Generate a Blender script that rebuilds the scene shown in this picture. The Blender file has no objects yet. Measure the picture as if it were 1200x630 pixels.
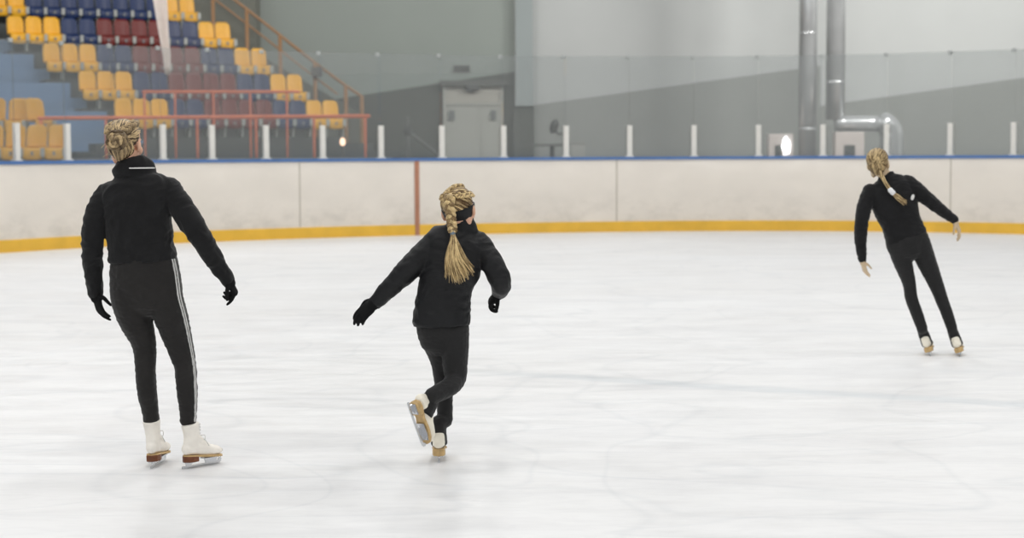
import bpy, bmesh, math, random
from mathutils import Vector, Matrix, noise
V = Vector
random.seed(7)
SC = bpy.context.scene
COL = SC.collection

# ------------------------------------------------------------------ camera
CAMZ, FPX = 1.33, 2000.0
th = math.atan(137/FPX); rl = math.atan(0.005)
CF = V((0, math.cos(th), -math.sin(th)))
U0 = V((0, math.sin(th), math.cos(th))); R0 = V((1, 0, 0))
CR = R0*math.cos(rl) - U0*math.sin(rl)
CU = U0*math.cos(rl) + R0*math.sin(rl)
def ray(x, y): return CF*FPX + CR*(x-600) + CU*(315-y)
def P(x, y, Y):
    d = ray(x, y); return V((0, 0, CAMZ)) + d*(Y/d.y)
def G(x, y):
    d = ray(x, y); return V((0, 0, CAMZ)) + d*(-CAMZ/d.z)
cam = bpy.data.cameras.new('camera'); co = bpy.data.objects.new('camera', cam); COL.objects.link(co)
co.matrix_world = Matrix(((CR.x, CU.x, -CF.x, 0), (CR.y, CU.y, -CF.y, 0), (CR.z, CU.z, -CF.z, CAMZ), (0, 0, 0, 1)))
cam.sensor_width = 36; cam.lens = 36*FPX/1200; cam.clip_end = 300
cam.dof.use_dof = True; cam.dof.focus_distance = 7.4; cam.dof.aperture_fstop = 3.2
SC.camera = co

# ------------------------------------------------------------------ materials
def mat(name, col, rough=.6, metal=0, spec=.5, bump=0, bscale=60, var=0, vscale=8, stretch=(1, 1, 1), sheen=0, coat=0):
    m = bpy.data.materials.new(name); m.use_nodes = True
    nt = m.node_tree; b = nt.nodes['Principled BSDF']
    b.inputs['Base Color'].default_value = (*col, 1); b.inputs['Roughness'].default_value = rough
    b.inputs['Metallic'].default_value = metal; b.inputs['Specular IOR Level'].default_value = spec
    if sheen: b.inputs['Sheen Weight'].default_value = sheen
    if coat: b.inputs['Coat Weight'].default_value = coat
    tc = nt.nodes.new('ShaderNodeTexCoord'); mp = nt.nodes.new('ShaderNodeMapping')
    mp.inputs['Scale'].default_value = stretch
    nt.links.new(tc.outputs['Object'], mp.inputs['Vector'])
    if var:
        n = nt.nodes.new('ShaderNodeTexNoise'); n.inputs['Scale'].default_value = vscale; n.inputs['Detail'].default_value = 5
        nt.links.new(mp.outputs[0], n.inputs['Vector'])
        cr = nt.nodes.new('ShaderNodeValToRGB')
        cr.color_ramp.elements[0].position = .3; cr.color_ramp.elements[1].position = .7
        cr.color_ramp.elements[0].color = (*[c*(1-var) for c in col], 1)
        cr.color_ramp.elements[1].color = (*[min(1, c*(1+var)) for c in col], 1)
        nt.links.new(n.outputs['Fac'], cr.inputs[0]); nt.links.new(cr.outputs[0], b.inputs['Base Color'])
    if bump:
        n2 = nt.nodes.new('ShaderNodeTexNoise'); n2.inputs['Scale'].default_value = bscale; n2.inputs['Detail'].default_value = 4
        nt.links.new(mp.outputs[0], n2.inputs['Vector'])
        bp = nt.nodes.new('ShaderNodeBump'); bp.inputs['Strength'].default_value = bump; bp.inputs['Distance'].default_value = .01
        nt.links.new(n2.outputs['Fac'], bp.inputs['Height']); nt.links.new(bp.outputs[0], b.inputs['Normal'])
    return m
def emis(name, col, s):
    m = bpy.data.materials.new(name); m.use_nodes = True; nt = m.node_tree; nt.nodes.clear()
    e = nt.nodes.new('ShaderNodeEmission'); e.inputs[0].default_value = (*col, 1); e.inputs[1].default_value = s
    o = nt.nodes.new('ShaderNodeOutputMaterial'); nt.links.new(e.outputs[0], o.inputs[0]); return m
def srgb(r, g, b):
    f = lambda c: (c/255/12.92 if c/255 <= .04045 else ((c/255+.055)/1.055)**2.4)
    return (f(r), f(g), f(b))

def hair_mat(name, dark, light):
    m = bpy.data.materials.new(name); m.use_nodes = True; nt = m.node_tree; b = nt.nodes['Principled BSDF']
    b.inputs['Roughness'].default_value = .45; b.inputs['Specular IOR Level'].default_value = .4
    at = nt.nodes.new('ShaderNodeAttribute'); at.attribute_name = 'tone'
    tc = nt.nodes.new('ShaderNodeTexCoord')
    n = nt.nodes.new('ShaderNodeTexNoise'); n.inputs['Scale'].default_value = 70; n.inputs['Detail'].default_value = 3
    nt.links.new(tc.outputs['Object'], n.inputs['Vector'])
    mx = nt.nodes.new('ShaderNodeMath'); mx.operation = 'MULTIPLY_ADD'; mx.inputs[1].default_value = .5
    nt.links.new(n.outputs['Fac'], mx.inputs[0])
    sb = nt.nodes.new('ShaderNodeMath'); sb.operation = 'SUBTRACT'; sb.inputs[1].default_value = .25
    nt.links.new(at.outputs['Fac'], sb.inputs[0]); nt.links.new(sb.outputs[0], mx.inputs[2])
    cr = nt.nodes.new('ShaderNodeValToRGB'); cr.color_ramp.elements[0].color = (*dark, 1); cr.color_ramp.elements[1].color = (*light, 1)
    cr.color_ramp.elements[0].position = .3; cr.color_ramp.elements[1].position = 1.0
    nt.links.new(mx.outputs[0], cr.inputs[0]); nt.links.new(cr.outputs[0], b.inputs['Base Color'])
    return m

M = {}
M['jacket'] = mat('black_fleece', (.0082, .0082, .009), .8, spec=.25, bump=.25, bscale=220, var=.25, vscale=20, sheen=.12)
M['jacket_thin'] = mat('black_softshell', (.0082, .0085, .0096), .55, spec=.3, bump=.2, bscale=160, var=.2, vscale=16)
M['legging'] = mat('charcoal_leggings', (.017, .0155, .0148), .75, spec=.25, bump=.2, bscale=300, var=.15, vscale=14, sheen=.15)
M['legging_dark'] = mat('black_leggings', (.0155, .0152, .0155), .7, spec=.25, bump=.2, bscale=300, var=.15, vscale=14, sheen=.1)
M['glove'] = mat('black_knit_glove', (.0075, .0075, .008), .85, spec=.2, bump=.5, bscale=400)
M['stripe'] = mat('white_piping', (.75, .74, .72), .6)
M['skin'] = mat('skin', srgb(226, 178, 150), .5, spec=.4, bump=.05, bscale=300, var=.05, vscale=30)
M['skin_pale'] = mat('pale_skin', srgb(205, 182, 150), .5, spec=.4, bump=.05, bscale=300, var=.05, vscale=30)
M['boot'] = mat('white_leather', srgb(250, 244, 234), .45, spec=.4, bump=.12, bscale=90, var=.05, vscale=25)
M['boot_cream'] = mat('cream_leather', srgb(250, 243, 226), .45, spec=.4, bump=.1, bscale=90, var=.05, vscale=25)
M['heel_brown'] = mat('brown_heel', srgb(112, 62, 30), .45, bump=.2, bscale=80, var=.3, vscale=40, stretch=(1, 1, 6))
M['sole_tan'] = mat('tan_sole', srgb(200, 168, 116), .5, bump=.2, bscale=80, var=.2, vscale=40)
M['steel'] = mat('blade_steel', (.62, .63, .65), .18, metal=1, bump=.05, bscale=200)
M['lace'] = mat('white_lace', (.72, .71, .69), .8)
M['eye'] = mat('eye_white', (.8, .8, .8), .2)
M['hair_bun'] = hair_mat('dark_blonde_hair', srgb(62, 44, 24), srgb(216, 188, 142))
M['hair_gold'] = hair_mat('golden_blonde_hair', srgb(92, 66, 34), srgb(232, 204, 150))
M['hair_far'] = hair_mat('sandy_blonde_hair', srgb(88, 66, 36), srgb(216, 190, 140))
M['tie'] = mat('blue_grey_hair_tie', srgb(112, 128, 140), .6)
M['tie_white'] = mat('white_hair_tie', (.85, .85, .85), .6)

# ------------------------------------------------------------------ mesh builder
class MB:
    def __init__(s): s.v = []; s.f = []; s.m = []; s.t = []; s.tone = .5; s.mi = 0
    def add(s, vs, fs):
        k = len(s.v); s.v += [V(p) for p in vs]; s.t += [s.tone]*len(vs)
        for f in fs: s.f.append([i+k for i in f]); s.m.append(s.mi)
        return s
    def box(s, c, sz, rot=None):
        x, y, z = [q/2 for q in sz]; R = rot or Matrix.Identity(3)
        vs = [V(c)+R @ V((a*x, b*y, d*z)) for a in (-1, 1) for b in (-1, 1) for d in (-1, 1)]
        return s.add(vs, [(0, 1, 3, 2), (4, 6, 7, 5), (0, 4, 5, 1), (2, 3, 7, 6), (0, 2, 6, 4), (1, 5, 7, 3)])
    def prism(s, poly, z0, z1):          # poly (x,y); z0/z1 numbers or functions of (x,y)
        n = len(poly); f0 = z0 if callable(z0) else (lambda x, y: z0); f1 = z1 if callable(z1) else (lambda x, y: z1)
        vs = [(x, y, f0(x, y)) for x, y in poly]+[(x, y, f1(x, y)) for x, y in poly]
        return s.add(vs, [list(range(n))[::-1], list(range(n, 2*n))]+[[i, (i+1) % n, n+(i+1) % n, n+i] for i in range(n)])
    def plate(s, poly, w):               # poly in local (y,z), extruded along x by w
        n = len(poly); vs = [(-w/2, y, z) for y, z in poly]+[(w/2, y, z) for y, z in poly]
        return s.add(vs, [list(range(n)), list(range(n, 2*n))[::-1]]+[[(i+1) % n, i, n+i, n+(i+1) % n] for i in range(n)])
    def rings(s, rings, closed=True, caps=True):
        n = len(rings[0]); vs = [p for r in rings for p in r]; fs = []
        for i in range(len(rings)-1):
            for j in range(n if closed else n-1):
                fs.append([i*n+j, i*n+(j+1) % n, (i+1)*n+(j+1) % n, (i+1)*n+j])
        if caps and closed: fs += [list(range(n))[::-1], list(range((len(rings)-1)*n, len(rings)*n))]
        return s.add(vs, fs)
    def ellip(s, c, r, rot=None, nu=20, nv=12):
        R = rot or Matrix.Identity(3); c = V(c); rg = []
        for i in range(1, nv):
            a = math.pi*i/nv
            rg.append([c+R @ V((r[0]*math.sin(a)*math.cos(2*math.pi*j/nu), r[1]*math.sin(a)*math.sin(2*math.pi*j/nu), -r[2]*math.cos(a))) for j in range(nu)])
        k = len(s.v); s.rings(rg, True, False)
        b = len(s.v); s.add([c+R @ V((0, 0, -r[2])), c+R @ V((0, 0, r[2]))], [])
        for j in range(nu):
            s.f.append([b, k+(j+1) % nu, k+j]); s.m.append(s.mi)
            s.f.append([b+1, k+(nv-2)*nu+j, k+(nv-2)*nu+(j+1) % nu]); s.m.append(s.mi)
        return s
    def tube(s, pts, r, n=8, sub=3, D=None, cap='round'):
        loft(s, pts, [((a, a) if not isinstance(a, tuple) else a) for a in (r if isinstance(r, (list, tuple)) else [r]*len(pts))], n=n, sub=sub, D=D, cap=cap); return s
    def xf(s, M4): s.v = [M4 @ p for p in s.v]; return s
    def mesh(s, name, origin=V((0, 0, 0))):
        me = bpy.data.meshes.new(name); me.from_pydata([tuple(p-origin) for p in s.v], [], s.f); me.update()
        for p, mi in zip(me.polygons, s.m): p.material_index = mi
        return me

def cr(p0, p1, p2, p3, t):
    return .5*((2*p1)+(p2-p0)*t+(2*p0-5*p1+4*p2-p3)*t*t+(3*p1-p0-3*p2+p3)*t**3)
def spline(pts, sub):
    out = []
    for i in range(len(pts)-1):
        a, b, c, d = pts[max(0, i-1)], pts[i], pts[i+1], pts[min(len(pts)-1, i+2)]
        for k in range(sub): out.append(cr(a, b, c, d, k/sub))
    out.append(pts[-1]); return out
def frames(path, D):
    out = []
    for i in range(len(path)):
        T = (path[min(i+1, len(path)-1)]-path[max(0, i-1)])
        T = T.normalized() if T.length > 1e-9 else V((0, 0, 1))
        d = D-T*D.dot(T)
        if d.length < .15:
            e = V((0, 0, 1)) if abs(T.z) < .9 else V((1, 0, 0)); d = e-T*e.dot(T)
        d.normalize(); S = T.cross(d).normalized(); out.append((T, S, d))
    return out
def loft(mb, pts, rads, n=20, sub=4, D=None, cap='round', power=2.0):
    D = D or V((0, 1, 0)); pts = [V(p) for p in pts]
    path = spline(pts, sub); ra = spline([V((a, b, 0)) for a, b in rads], sub)
    fr = frames(path, D); rg = []
    def ring(c, S, d, a, b):
        o = []
        for j in range(n):
            t = 2*math.pi*j/n; cs, sn = math.cos(t), math.sin(t)
            q = 2/power
            o.append(c+S*(a*math.copysign(abs(cs)**q, cs))+d*(b*math.copysign(abs(sn)**q, sn)))
        return o
    def capr(i, sg):
        T, S, d = fr[i]; a, b = abs(ra[i].x), abs(ra[i].y); m = min(a, b); o = []
        for k in (1, 2, 3):
            w = k/3*math.pi/2*.93; o.append(ring(path[i]+T*(sg*m*math.sin(w)), S, d, a*math.cos(w), b*math.cos(w)))
        return o
    if cap == 'round': rg += capr(0, -1)[::-1]
    for i, c in enumerate(path):
        T, S, d = fr[i]; rg.append(ring(c, S, d, abs(ra[i].x), abs(ra[i].y)))
    if cap == 'round': rg += capr(len(path)-1, 1)
    mb.rings(rg); return path, fr, ra

def link(name, me, m, parent=None, smooth=True):
    ms = m if isinstance(m, (list, tuple)) else [m]
    for q in ms: me.materials.append(q)
    o = bpy.data.objects.new(name, me); COL.objects.link(o)
    if parent: o.parent = parent
    if smooth:
        me.polygons.foreach_set('use_smooth', [True]*len(me.polygons)); me.update()
    return o
def norm(me):
    bm = bmesh.new(); bm.from_mesh(me); bmesh.ops.recalc_face_normals(bm, faces=bm.faces); bm.to_mesh(me); bm.free()
def obj(name, mb, m, parent=None, origin=V((0, 0, 0)), smooth=True, tone=False, bevel=0, label=None):
    me = mb.mesh(name, origin); norm(me)
    if tone:
        a = me.attributes.new('tone', 'FLOAT', 'POINT'); a.data.foreach_set('value', mb.t)
    o = link(name, me, m, parent, smooth)
    if bevel:
        md = o.modifiers.new('bevel', 'BEVEL'); md.width = bevel; md.segments = 2; md.limit_method = 'ANGLE'
        md.angle_limit = math.radians(40)
    if label: o['label'] = label
    return o
def baked(name, mb, m, voxel, parent=None, origin=V((0, 0, 0)), it=4, wr=0, wf=(14, 14, 34), seed=0, label=None):
    """join overlapping lofts into one continuous skin"""
    me = mb.mesh(name+'_raw', origin); norm(me); t = bpy.data.objects.new('tmp', me); COL.objects.link(t)
    r = t.modifiers.new('r', 'REMESH'); r.mode = 'VOXEL'; r.voxel_size = voxel
    if it:
        s = t.modifiers.new('s', 'SMOOTH'); s.iterations = it; s.factor = .5
    dg = bpy.context.evaluated_depsgraph_get(); dg.update()
    out = bpy.data.meshes.new_from_object(t.evaluated_get(dg)); out.name = name
    bpy.data.objects.remove(t); bpy.data.meshes.remove(me)
    out.materials.clear()
    if wr:
        off = V((seed*3.1, seed*1.7, 0)); ns = [v.normal.copy() for v in out.vertices]
        for v, nn in zip(out.vertices, ns):
            p = v.co; q = V((p.x*wf[0], p.y*wf[1], p.z*wf[2]))+off
            q += V((noise.noise(p*9), noise.noise(p*9+V((5, 0, 0))), noise.noise(p*9+V((0, 5, 0)))))*1.4
            a = (1-abs(noise.noise(q)))**2-.5+.5*noise.noise(q*1.9)
            v.co = p+nn*(a*wr)
    o = link(name, out, m, parent)
    if label: o['label'] = label
    return o
def empty(name, loc, label=None, cat=None, group=None, rz=0):
    o = bpy.data.objects.new(name, None); COL.objects.link(o); o.location = loc; o.rotation_euler = (0, 0, rz)
    o.empty_display_size = .1
    return tag(o, label, cat, group)
def tag(o, label=None, cat=None, group=None, kind=None):
    if label: o['label'] = label
    if cat: o['category'] = cat
    if group: o['group'] = group
    if kind: o['kind'] = kind
    return o
def copy_tree(src, loc, rz, label, group=None):
    r = src.copy(); COL.objects.link(r); r.location = loc; r.rotation_euler = (0, 0, rz); r['label'] = label
    if group: r['group'] = group
    for c in src.children:
        d = c.copy(); COL.objects.link(d); d.parent = r
        for g in c.children:
            h = g.copy(); COL.objects.link(h); h.parent = d
    return r
ORD = 'first second third fourth fifth sixth seventh eighth ninth tenth eleventh twelfth thirteenth fourteenth fifteenth sixteenth seventeenth eighteenth nineteenth twentieth'.split()

# ================================================================== RINK
BH = 1.24
path_pts = [(-9.2, 17.5), (-8.55, 20.0), (-7.75, 21.9), (-6.74, 23.36), (-6.23, 24.1), (-5.71, 24.75), (-5.13, 25.3), (-4.49, 25.81), (-3.75, 26.32), (-2.94, 26.81),
            (-2.06, 27.24), (-1.10, 27.62), (-.11, 27.95), (.92, 28.2), (1.97, 28.37), (3.05, 28.47), (4.11, 28.43), (5.15, 28.25),
            (6.13, 27.93), (7.04, 27.47), (7.90, 26.93), (8.75, 26.3), (9.8, 25.2), (10.7, 23.6), (11.3, 21.0), (11.5, 17.5)]
SUB = 6
BP = spline([V((x, y, 0)) for x, y in path_pts], SUB)
def bnorm(i):
    t = (BP[min(i+1, len(BP)-1)]-BP[max(0, i-1)]).normalized(); return V((-t.y, t.x, 0))   # outward (away from ice)
def sweep(mb, prof):
    """prof: closed polygon of (outward offset, z)"""
    mb.rings([[p+bnorm(i)*o+V((0, 0, z)) for o, z in prof] for i, p in enumerate(BP)])
    return mb

# --- ice
def ice_mat():
    m = bpy.data.materials.new('rink_ice'); m.use_nodes = True; nt = m.node_tree; L = nt.links; b = nt.nodes['Principled BSDF']
    tc = nt.nodes.new('ShaderNodeTexCoord')
    def mapn(sc, rot=0):
        q = nt.nodes.new('ShaderNodeMapping'); q.inputs['Scale'].default_value = sc; q.inputs['Rotation'].default_value = (0, 0, rot)
        L.new(tc.outputs['Object'], q.inputs['Vector']); return q
    def noi(mp, s, d=5, dist=0):
        n = nt.nodes.new('ShaderNodeTexNoise'); n.inputs['Scale'].default_value = s; n.inputs['Detail'].default_value = d; n.inputs['Distortion'].default_value = dist
        L.new(mp.outputs[0], n.inputs['Vector']); return n
    def ramp(src, p0, p1, c0, c1):
        r = nt.nodes.new('ShaderNodeValToRGB'); r.color_ramp.elements[0].position = p0; r.color_ramp.elements[1].position = p1
        r.color_ramp.elements[0].color = (*c0, 1); r.color_ramp.elements[1].color = (*c1, 1); L.new(src, r.inputs[0]); return r
    def mul(a, c, f=1.0, mode='MULTIPLY'):
        x = nt.nodes.new('ShaderNodeMix'); x.data_type = 'RGBA'; x.blend_type = mode; x.inputs[0].default_value = f
        L.new(a, x.inputs[6]); L.new(c, x.inputs[7]); return x.outputs[2]
    base = ramp(noi(mapn((.35, .55, 1)), 1.0, 6, .6).outputs['Fac'], .3, .7, (.82, .817, .812), (.87, .873, .876))
    st = ramp(noi(mapn((.5, 2.2, 1), .05), 1.6, 8, .8).outputs['Fac'], .34, .6, (.925, .925, .93), (1, 1, 1))
    c = mul(base.outputs[0], st.outputs[0])
    fine = ramp(noi(mapn((3, 9, 1), -.2), 3, 8, .5).outputs['Fac'], .32, .55, (.955, .955, .957), (1, 1, 1))
    c = mul(c, fine.outputs[0])
    # curved skate tracks: thin contour lines of a smooth field
    for k, (sc, ro, w) in enumerate([((.22, .5, 1), .1, .006), ((.4, .3, 1), .9, .004), ((.15, .9, 1), -.25, .008)]):
        n = noi(mapn(sc, ro), 1.3, 1.5, .2)
        a = nt.nodes.new('ShaderNodeMath'); a.operation = 'MULTIPLY'; a.inputs[1].default_value = 7; L.new(n.outputs['Fac'], a.inputs[0])
        f = nt.nodes.new('ShaderNodeMath'); f.operation = 'FRACT'; L.new(a.outputs[0], f.inputs[0])
        s = nt.nodes.new('ShaderNodeMath'); s.operation = 'SUBTRACT'; s.inputs[1].default_value = .5; L.new(f.outputs[0], s.inputs[0])
        ab = nt.nodes.new('ShaderNodeMath'); ab.operation = 'ABSOLUTE'; L.new(s.outputs[0], ab.inputs[0])
        r = ramp(ab.outputs[0], .0, .05+w, (.9, .91, .92), (1, 1, 1)); c = mul(c, r.outputs[0], .6)
    # faint blue-grey line painted under the ice
    A, Bp = G(610, 438), G(1200, 474); dr = (Bp-A).normalized(); nrm = V((-dr.y, dr.x, 0))
    dt = nt.nodes.new('ShaderNodeVectorMath'); dt.operation = 'DOT_PRODUCT'; dt.inputs[1].default_value = nrm
    L.new(tc.outputs['Object'], dt.inputs[0])
    wob = noi(mapn((.8, .8, 1)), 1.5, 3)
    ad = nt.nodes.new('ShaderNodeMath'); ad.operation = 'MULTIPLY_ADD'; ad.inputs[1].default_value = .14; L.new(wob.outputs['Fac'], ad.inputs[0]); L.new(dt.outputs['Value'], ad.inputs[2])
    s = nt.nodes.new('ShaderNodeMath'); s.operation = 'SUBTRACT'; s.inputs[1].default_value = nrm.dot(A)+.07; L.new(ad.outputs[0], s.inputs[0])
    ab = nt.nodes.new('ShaderNodeMath'); ab.operation = 'ABSOLUTE'; L.new(s.outputs[0], ab.inputs[0])
    r = ramp(ab.outputs[0], .05, .15, (.85, .88, .9), (1, 1, 1))
    sp = nt.nodes.new('ShaderNodeSeparateXYZ'); L.new(tc.outputs['Object'], sp.inputs[0]); fr = nt.nodes.new('ShaderNodeMapRange')
    fr.inputs[1].default_value = -.6; fr.inputs[2].default_value = .3; fr.inputs[3].default_value = .1; fr.inputs[4].default_value = .8; L.new(sp.outputs['X'], fr.inputs[0])
    x = nt.nodes.new('ShaderNodeMix'); x.data_type = 'RGBA'; x.blend_type = 'MULTIPLY'; L.new(fr.outputs[0], x.inputs[0]); L.new(c, x.inputs[6]); L.new(r.outputs[0], x.inputs[7]); c = x.outputs[2]
    L.new(c, b.inputs['Base Color'])
    ro = ramp(noi(mapn((1, 3, 1)), 2.5, 6).outputs['Fac'], .3, .7, (.3, .3, .3), (.5, .5, .5))
    L.new(ro.outputs[0], b.inputs['Roughness']); b.inputs['Specular IOR Level'].default_value = .32
    bn = noi(mapn((1, 2.5, 1)), 8, 6, .4); bp = nt.nodes.new('ShaderNodeBump'); bp.inputs['Strength'].default_value = .11; bp.inputs['Distance'].default_value = .01
    L.new(bn.outputs['Fac'], bp.inputs['Height']); L.new(bp.outputs[0], b.inputs['Normal'])
    return m
mb = MB(); mb.add([(-9.3, 17.6, 0), (-9.3, -6, 0), (11.6, -6, 0), (11.6, 17.6, 0)]+[tuple(p+bnorm(i)*.02) for i, p in list(enumerate(BP))[::-1]], [list(range(4+len(BP)))])
tag(obj('floor', mb, ice_mat(), smooth=False), kind='structure')
mb = MB(); out = [p+bnorm(i)*.1 for i, p in enumerate(BP)]
outer = [V((-26, 17.5, 0))]+[V((-26+52*i/(len(BP)-3), 60, 0)) for i in range(len(BP)-2)]+[V((26, 17.5, 0))]
mb.rings([[p+V((0, 0, -.01)) for p in out], [p+V((0, 0, -.01)) for p in outer]], closed=False, caps=False)
tag(obj('floor_surround', mb, mat('grey_concrete', (.25, .25, .245), .8, bump=.2, bscale=20, var=.15, vscale=3), smooth=False), kind='structure')

# --- dasher boards
m_board = mat('scuffed_white_board', srgb(233, 226, 216), .32, spec=.35, coat=.3, var=.035, vscale=1.6, stretch=(1, 1, 1.5))
nt = m_board.node_tree; b = nt.nodes['Principled BSDF']; b.inputs['Coat Roughness'].default_value = .13
# scuffs: grow toward the bottom of the board
tc = nt.nodes.new('ShaderNodeTexCoord'); sx = nt.nodes.new('ShaderNodeSeparateXYZ'); nt.links.new(tc.outputs['Object'], sx.inputs[0])
mr = nt.nodes.new('ShaderNodeMapRange'); mr.inputs[1].default_value = .15; mr.inputs[2].default_value = .7; mr.inputs[3].default_value = 1; mr.inputs[4].default_value = 0
nt.links.new(sx.outputs['Z'], mr.inputs[0])
mp = nt.nodes.new('ShaderNodeMapping'); mp.inputs['Scale'].default_value = (1.2, 1.2, 2.2); nt.links.new(tc.outputs['Object'], mp.inputs['Vector'])
n = nt.nodes.new('ShaderNodeTexNoise'); n.inputs['Scale'].default_value = 2.2; n.inputs['Detail'].default_value = 9; n.inputs['Roughness'].default_value = .7; nt.links.new(mp.outputs[0], n.inputs['Vector'])
rp = nt.nodes.new('ShaderNodeValToRGB'); rp.color_ramp.elements[0].position = .46; rp.color_ramp.elements[1].position = .72; nt.links.new(n.outputs['Fac'], rp.inputs[0])
mu = nt.nodes.new('ShaderNodeMath'); mu.operation = 'MULTIPLY'; nt.links.new(rp.outputs[0], mu.inputs[0]); nt.links.new(mr.outputs[0], mu.inputs[1])
mu2 = nt.nodes.new('ShaderNodeMath'); mu2.operation = 'MULTIPLY'; mu2.inputs[1].default_value = .3; nt.links.new(mu.outputs[0], mu2.inputs[0])
mx = nt.nodes.new('ShaderNodeMix'); mx.data_type = 'RGBA'
src = b.inputs['Base Color'].links[0].from_socket
nt.links.new(src, mx.inputs[6]); mx.inputs[7].default_value = (*srgb(120, 116, 105), 1); nt.links.new(mu2.outputs[0], mx.inputs[0]); nt.links.new(mx.outputs[2], b.inputs['Base Color'])
rb = tag(bpy.data.objects.new('rink_barrier', None), 'curved white rink barrier with yellow kick plate and blue top rail', 'barrier'); COL.objects.link(rb)
rb.location = (3, 28.4, 0); O = V((3, 28.4, 0))
obj('board_panel', sweep(MB(), [(0, 0), (0, BH-.045), (.12, BH-.045), (.12, 0)]), m_board, rb, O, bevel=.004)
obj('kick_plate', sweep(MB(), [(-.015, 0), (-.015, .16), (-.005, .172), (.001, .172), (.001, 0)]), mat('yellow_kick_plate', srgb(232, 184, 64), .4, var=.08, vscale=3), rb, O, smooth=False)
obj('top_rail', sweep(MB(), [(-.02, BH-.045), (-.02, BH), (.14, BH), (.14, BH-.045)]), mat('blue_top_rail', srgb(82, 120, 176), .45, var=.06, vscale=4), rb, O, smooth=False)
def near_bp(x, y=230):
    best = min(range(len(BP)), key=lambda i: abs(600+FPX*BP[i].x/BP[i].y-x)); return best
m_seam = mat('board_seam', srgb(196, 190, 178), .6)
def on_path(px):
    """point on the barrier line seen at image column px"""
    for i in range(5, len(BP)-1):
        a, b_ = 600+FPX*BP[i].x/BP[i].y, 600+FPX*BP[i+1].x/BP[i+1].y
        if a <= px < b_:
            t = (px-a)/(b_-a); p = BP[i].lerp(BP[i+1], t); nn = bnorm(i).lerp(bnorm(i+1), t).normalized(); return p, nn
    raise ValueError(px)
def rot_n(nn): return Matrix(((nn.y, nn.x, 0), (-nn.x, nn.y, 0), (0, 0, 1)))    # columns: along, outward, up
for px, w, m_, z0, nm in [(489, .075, mat('red_brown_line', srgb(176, 124, 98), .5, var=.15, vscale=6), .0, 'goal_line_mark'), (723, .022, m_seam, .17, 'board_seam'), (352, .02, m_seam, .17, 'board_seam'), (1114, .02, m_seam, .17, 'board_seam')]:
    p, nn = on_path(px); mb = MB(); mb.box(p-nn*(.012 if z0 == 0 else .002)+V((0, 0, (z0+BH-.045)/2)), (w, .012, BH-.045-z0), rot_n(nn)); obj(nm, mb, m_, rb, O, smooth=False)

# --- posts and glass
POSTS = [25, 84, 139, 195, 252, 315, 381, 449, 520, 592, 665, 739, 814, 889, 964, 1038, 1112, 1186]
m_post = mat('white_post_paint', srgb(226, 224, 218), .45, var=.03, vscale=10)
def make_post():
    r = empty('glass_post', (0, 0, 0), 'x', 'post', 'white posts on the barrier')
    mb = MB(); mb.box((0, 0, .26), (.085, .07, .52)); obj('upright', mb, m_post, r, bevel=.008, smooth=False)
    mb = MB(); mb.box((0, 0, .01), (.13, .11, .02)); obj('base_flange', mb, m_post, r, bevel=.004, smooth=False)
    return r
def glass_mat():
    m = bpy.data.materials.new('hazy_rink_glass'); m.use_nodes = True; nt = m.node_tree; nt.nodes.clear(); L = nt.links
    tr = nt.nodes.new('ShaderNodeBsdfTransparent'); tr.inputs[0].default_value = (.975, .985, .985, 1)
    df = nt.nodes.new('ShaderNodeBsdfDiffuse'); df.inputs[0].default_value = (.46, .475, .47, 1)
    gl = nt.nodes.new('ShaderNodeBsdfGlossy'); gl.inputs['Roughness'].default_value = .015
    m1 = nt.nodes.new('ShaderNodeMixShader'); m1.inputs[0].default_value = .18; L.new(tr.outputs[0], m1.inputs[1]); L.new(df.outputs[0], m1.inputs[2])
    m2 = nt.nodes.new('ShaderNodeMixShader'); lw = nt.nodes.new('ShaderNodeFresnel'); lw.inputs[0].default_value = 1.35
    L.new(lw.outputs[0], m2.inputs[0]); L.new(m1.outputs[0], m2.inputs[1]); L.new(gl.outputs[0], m2.inputs[2])
    o = nt.nodes.new('ShaderNodeOutputMaterial'); L.new(m2.outputs[0], o.inputs[0]); return m
M['glass'] = glass_mat()
m_clip = mat('grey_clip', srgb(170, 174, 172), .4)
GH = 1.66
proto = None; pp = []
for i, px in enumerate(POSTS):
    p, nn = on_path(px); loc = p+nn*.06+V((0, 0, BH)); rz = math.atan2(-nn.x, nn.y)
    lab = 'short white post on the blue rail, %s from the left edge of the photo' % ORD[i]
    if proto is None:
        proto = make_post(); proto.location = loc; proto.rotation_euler = (0, 0, rz); proto['label'] = lab
    else: copy_tree(proto, loc, rz, lab)
    pp.append((p+nn*.06, nn))
p0, n0 = pp[0]; pl = on_path(-20); pr = on_path(1262)
ends = [(pl[0]+pl[1]*.06, pl[1])]+pp+[(pr[0]+pr[1]*.06, pr[1])]
for i, ((a, na), (b_, nb)) in enumerate(zip(ends, ends[1:])):
    t = (b_-a); ln = t.length; t.normalize(); nn = V((-t.y, t.x, 0)); c = (a+b_)/2+nn*.045
    r = empty('plexiglass_screen', c+V((0, 0, BH)), 'clear hazy barrier glass pane, %s from the left edge of the photo' % ORD[i], 'glass panel', 'glass panes above the barrier')
    mb = MB(); mb.box((0, 0, GH/2), (ln-.004, .012, GH), rot_n(nn)); obj('pane', mb, M['glass'], r, smooth=False)
    mb = MB(); mb.box(t*(ln/2-.03)+V((0, 0, GH-.015)), (.07, .04, .06), rot_n(nn)); obj('clip', mb, m_clip, r, bevel=.01, smooth=False)

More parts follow.
